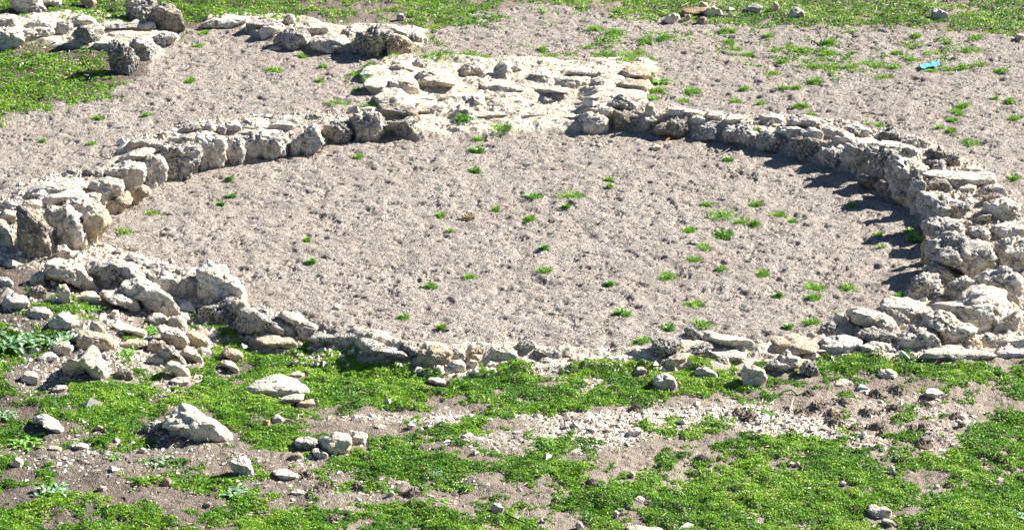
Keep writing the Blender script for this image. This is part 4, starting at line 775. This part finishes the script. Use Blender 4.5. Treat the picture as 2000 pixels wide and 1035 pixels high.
M_CHIP = chipmat('limestone_chips', [(0, (.50, .42, .32)), (.3, (.68, .61, .50)), (1, (.82, .77, .68))])
M_PEB = chipmat('gravel_stones', [(0, (.11, .09, .08)), (.2, (.30, .25, .21)), (.6, (.47, .41, .35)), (1, (.72, .66, .59))])
r = np.random.RandomState(77)
def pick(n, fn, box=(-6.8, 6.8, -8.3, 14)):
    x = r.uniform(box[0], box[1], n); y = r.uniform(box[2], box[3], n); k = r.uniform(size=n) < fn(x, y); return x[k], y[k]
def f_ch(x, y):
    px, py = project(x, y, 0.0); return np.clip(chipmap(px, py)*.9, 0, 1)*(D_SOIL(x, y) < 0)
x, y = pick(95000, f_ch, (-6.8, 6.8, -6.5, -2)); chips('limestone_chips', x, y, r.lognormal(-4.05, .4, len(x)), M_CHIP, 'white limestone chips spread over the bare foreground soil', 'stone chips', .38, 1, .1)
def f_so(x, y): return .5*(D_SOIL(x, y) < 0)*(.3+.7*(fbm2(x, y, .9, 2, 5) > .5))
x, y = pick(26000, f_so); chips('small_pebbles', x, y, r.lognormal(-4.65, .6, len(x)), M_CHIP, 'small pale pebbles scattered in the soil and grass', 'pebbles', .6, 2)
def f_gr(x, y): return .9*(D_SOIL(x, y) > -.05)
x, y = pick(150000, f_gr); chips('gravel_pebbles', x, y, r.lognormal(-5.05, .3, len(x)), M_PEB, 'crushed grey gravel spread inside and around the stone ring', 'gravel', .8, 3, .35)
def f_wl(x, y): return 1.0*((D_IN(x, y) > .1) & (D_OUT(x, y) < -.02))*(np.abs(fbm2(x, y, 2, 2, 9)) > .38)
x, y = pick(60000, f_wl, (-6.8, 6.8, -4, 6)); chips('wall_rubble', x, y, r.lognormal(-4.3, .55, len(x)), M_CHIP, 'small rubble packed between the stones of the ring wall', 'rubble', .7, 4)
def f_bd(x, y): return .25*(D_BED(x, y) < 0)*(fbm2(x, y, 2.5, 2, 19) > .5)
x, y = pick(5200, f_wl, (-6.8, 6.8, -4, 6)); chips('wall_wedge_stones', x, y, r.lognormal(-3.25, .35, len(x)), M_CHIP, 'fist sized wedge stones filling gaps between the ring wall stones', 'rubble', .7, 44, .15)
def f_sl(x, y):
    px, py = project(x, y, BASE(x, y)); return np.exp(-(((px-190)/190)**2+((py-650)/80)**2)**1.4)*(D_IN(x, y) > .25)*(.4+.6*(fbm2(x, y, 3, 2, 29) > .5))
x, y = pick(26000, f_sl, (-6.8, -2, -5, 1)); chips('slope_rubble', x, y, r.lognormal(-4.1, .55, len(x)), M_CHIP, 'small limestone rubble half sunk in the soil of the lower left slope', 'rubble', .6, 45, .0)
x, y = pick(90000, f_bd); chips('paving_rubble', x, y, r.lognormal(-4.5, .5, len(x)), M_CHIP, 'small cream rubble lying over the bedrock and paving', 'rubble', .5, 5)
# dark soil heaps, grubbed up by animals
M_SOIL, nt, b = newmat('dark_crumbly_soil', .98, .05); g = NG(nt); tc = g.n('ShaderNodeTexCoord')
g.l(g.ramp(g.noise(tc.outputs['Object'], 40, 6, .7), [(.35, (.20, .16, .125)), (.65, (.36, .30, .24))]), b.inputs['Base Color']); g.bump(g.noise(tc.outputs['Object'], 90, 6, .75), 1, .02, b)
ROUGH['m'] = 2.2; TONE['m'] = 'dark brown'
HEAPS = [(1568,800,46,20),(1597,790,40,18),(1625,806,56,20),(1628,818,60,24),(1698,800,52,22),(1668,833,50,22),(1712,826,44,18),(1712,765,48,18),(1750,755,54,22),(1750,792,60,24),(1802,835,60,26),(1722,845,34,16),(1803,862,44,18),
 (1806,786,46,22),(1645,785,40,14),(1580,768,26,12),(1868,812,34,16),(635,942,50,24),(622,955,38,18),(698,945,34,18),(1155,942,46,16),(1372,892,30,12),(600,922,50,16),(1462,808,50,22),(1440,800,40,18),(650,1012,40,18),(1240,798,44,12),(805,962,50,14)]
for i, (a, c, w_, h_) in enumerate(HEAPS):
    rr = np.random.RandomState(900+i); x0, y0, z0 = hit(a, c+h_*.3); pm = FPX/math.hypot(x0-CAM[0], y0-CAM[1]); Rx = w_/pm/2*.8; Ry = min(Rx*1.2, h_/pm/2/SP*.8); n = int(150+1800*Rx)
    a_ = rr.uniform(0, 2*pi, n); q_ = np.clip(rr.normal(0, .45, n), -1, 1); x = x0+Rx*q_*np.cos(a_)*1.2; y = y0+Ry*q_*np.sin(a_)*1.2
    o = chips('soil_heap', x, y, rr.lognormal(-4.45, .45, n), M_SOIL, None, None, .8, 50+i, 0, lambda xx, yy: zat(xx, yy)+.035*np.exp(-((xx-x0)/Rx/.6)**2-((yy-y0)/Ry/.6)**2)*rr.uniform(0, 1, len(xx)))
    del o['kind']; v_ = np.empty(len(o.data.vertices)*3, np.float32); o.data.vertices.foreach_get('co', v_); v_ = v_.reshape(-1, 3)-np.array([x0, y0, z0], np.float32); o.data.vertices.foreach_set('co', v_.ravel()); o.location = (x0, y0, float(z0))
    side = 'among the chips at the right' if a > 1400 else 'in the foreground left and middle'
    setp(o, f"dark crumbly soil heap on the bare ground {side}", 'soil heap', f"dark soil heaps {side}")
# ------------------------------------------------------------------ sticks, stems and litter
def stick(name, pts, rad, mat, label, cat, kids=()):
    cu = bpy.data.curves.new(name, 'CURVE'); cu.dimensions = '3D'; cu.bevel_depth = 1; cu.bevel_resolution = 1; W = []
    X0 = None
    for line in (pts, *kids):
        sp_ = cu.splines.new('POLY'); sp_.points.add(len(line)-1)
        for i, (a, b_, h_) in enumerate(line):
            x, y, z = hit(a, b_)
            if X0 is None: X0 = (x, y, z)
            f = i/max(1, len(line)-1); sp_.points[i].co = (x-X0[0], y-X0[1], float(z)+h_-X0[2]+.008, 1); sp_.points[i].radius = rad*(1-.6*f)
    t = bpy.data.objects.new('tmp', cu); COL.objects.link(t); dg = bpy.context.evaluated_depsgraph_get(); me = bpy.data.meshes.new_from_object(t.evaluated_get(dg))
    bpy.data.objects.remove(t); me.materials.clear(); me.materials.append(mat); me.name = name
    for p in me.polygons: p.use_smooth = True
    o = bpy.data.objects.new(name, me); COL.objects.link(o); o.location = X0; return setp(o, label, cat)
def plain(name, c, c2, rough=.8):
    m, nt, b = newmat(name, rough, .2); g = NG(nt); tc = g.n('ShaderNodeTexCoord'); g.l(g.mix(g.noise(tc.outputs['Object'], 60, 5), c, c2), b.inputs['Base Color']); return m
M_STICK = plain('dead_wood_grey', (.10, .085, .07), (.34, .30, .26)); M_STEMG = plain('green_stem', (.05, .12, .03), (.10, .2, .05)); M_PALE = plain('pale_stem', (.6, .56, .45), (.42, .36, .26))
M_RUST = plain('dry_leaf_rust', (.30, .13, .04), (.18, .08, .03)); M_BLUE = plain('blue_plastic', (.10, .42, .70), (.14, .52, .80), .35)
stick('dry_branch', [(1606,84,.0),(1602,78,.05),(1596,74,.09),(1588,70,.07),(1580,66,.04)], .011, M_STICK, 'crooked grey dry branch standing on the gravel at the top right', 'branch', [[(1602,78,.05),(1594,80,.03),(1590,83,0)],[(1596,74,.09),(1600,70,.13)]])
stick('dry_twig', [(1240,78,.0),(1270,80,.01),(1300,77,.015),(1330,79,.0)], .009, M_STICK, 'long dark twig in the grass left of the top right stone group', 'twig')
stick('dry_twig', [(1395,34,.02),(1430,38,.03),(1470,42,.0)], .010, M_STICK, 'dark twig lying right of the white rock on the tan slab', 'twig')
stick('dry_twig', [(958,198,.03),(985,190,.05),(1020,186,.04),(1058,180,.03)], .008, M_STICK, 'thin dry twig across the doorway paving', 'twig', [[(985,190,.05),(1000,184,.07)]])
stick('dry_twig', [(1682,222,.0),(1700,223,.01),(1718,227,.0),(1732,224,.02)], .008, M_STICK, 'dark twig on the gravel above the right wall', 'twig')
stick('dry_twig', [(1400,306,.0),(1415,300,.01),(1428,292,.015)], .008, M_STICK, 'dark twig on the ring floor below the right wall', 'twig', [[(1428,298,.0),(1445,305,.01)]])
stick('dry_twig', [(1238,317,.0),(1252,314,.005)], .007, M_STICK, 'short dark twig on the ring floor left of the white half buried pebble', 'twig')
stick('dry_leaf', [(1300,277,.0),(1310,272,.015),(1320,270,.01),(1322,273,0)], .014, M_RUST, 'rust brown curled leaf on the gravel under the right wall', 'leaf')
stick('green_stem', [(1513,776,.0),(1530,772,.03),(1545,770,.035),(1558,776,.01),(1572,773,.03),(1583,782,.0)], .011, M_STEMG, 'fallen curved green stem on the soil above the chips', 'stem')
stick('pale_stem', [(1542,803,.0),(1546,797,.03),(1549,788,.05)], .009, M_PALE, 'short pale upright stem under the fallen green stem', 'stem')
stick('dry_stalk', [(255,905,.0),(256,893,.06),(258,880,.12)], .0065, M_STICK, 'thin dry stem standing upright in the lower left soil', 'stem')
stick('green_stem', [(985,1005,.01),(1000,1018,.03),(1030,1028,.02),(1050,1034,.01)], .010, M_STEMG, 'fallen green stem at the bottom edge of the picture', 'stem')
stick('dry_twig', [(745,620,.0),(755,616,.01),(768,619,.0)], .008, M_STICK, 'short twig on the ring floor by the front wall', 'twig')
# blue plastic scrap
x, y, z = hit(1816, 131); rr_ = np.random.RandomState(4); bx, by = np.meshgrid(np.linspace(-.13, .13, 14), np.linspace(-.09, .09, 8)); bx = bx.ravel(); by = by.ravel()
hz = .012+.018*noise2(bx*18+5, by*18, 3)+.010*np.abs(np.sin(bx*38)); by2 = by+.06*np.sin(bx*9)+bx*.35
V = np.stack([bx, by2, hz], 1); V2 = V.copy(); V2[:, 2] -= .002; I = (np.arange(7)[:, None]*14+np.arange(13)[None]).ravel(); q = np.stack([I, I+1, I+15, I+14], 1)
o = mesh_np('plastic_scrap', np.vstack([V, V2]), np.vstack([q, q[:, ::-1]+112]), M_BLUE, False); o.location = (x, y, float(z)); setp(o, 'crumpled bright blue plastic scrap on the gravel at the right', 'plastic scrap')
# dry straw at the top right and in the grass
def straw(n, box, seed, label, L=.09):
    r = np.random.RandomState(seed); P4 = [ground_pt(a, b_) for a, b_ in zip(r.uniform(box[0], box[2], n), r.uniform(box[1], box[3], n))]; x = np.array([p[0] for p in P4]); y = np.array([p[1] for p in P4])
    z = zat(x, y)+.015+r.uniform(0, .05, n); a = r.uniform(0, pi, n); tl = r.normal(0, .3, n); s = L*r.uniform(.4, 1.4, n)
    A = np.stack([np.cos(a)*np.cos(tl), np.sin(a)*np.cos(tl), np.sin(tl)], 1)*s[:, None]; Bv = np.stack([-np.sin(a), np.cos(a), .6+0*a], 1)*.0032
    setp(quads(np.stack([x, y, z], 1), A, Bv, 'dry_straw', M_DRY, r.uniform(.2, 1, n)), label, 'straw', None, 'stuff')
straw(620, (1280, -20, 2010, 62), 1, 'dry straw stalks strewn in the grass along the top right')
straw(90, (0, 60, 320, 230), 2, 'dry stalks in the upper left grass', .07)
straw(900, (0, 700, 2000, 1035), 3, 'dry stalks scattered through the foreground grass', .035)
straw(120, (1500, 40, 2000, 250), 4, 'dry stalks on the gravel at the upper right', .05)
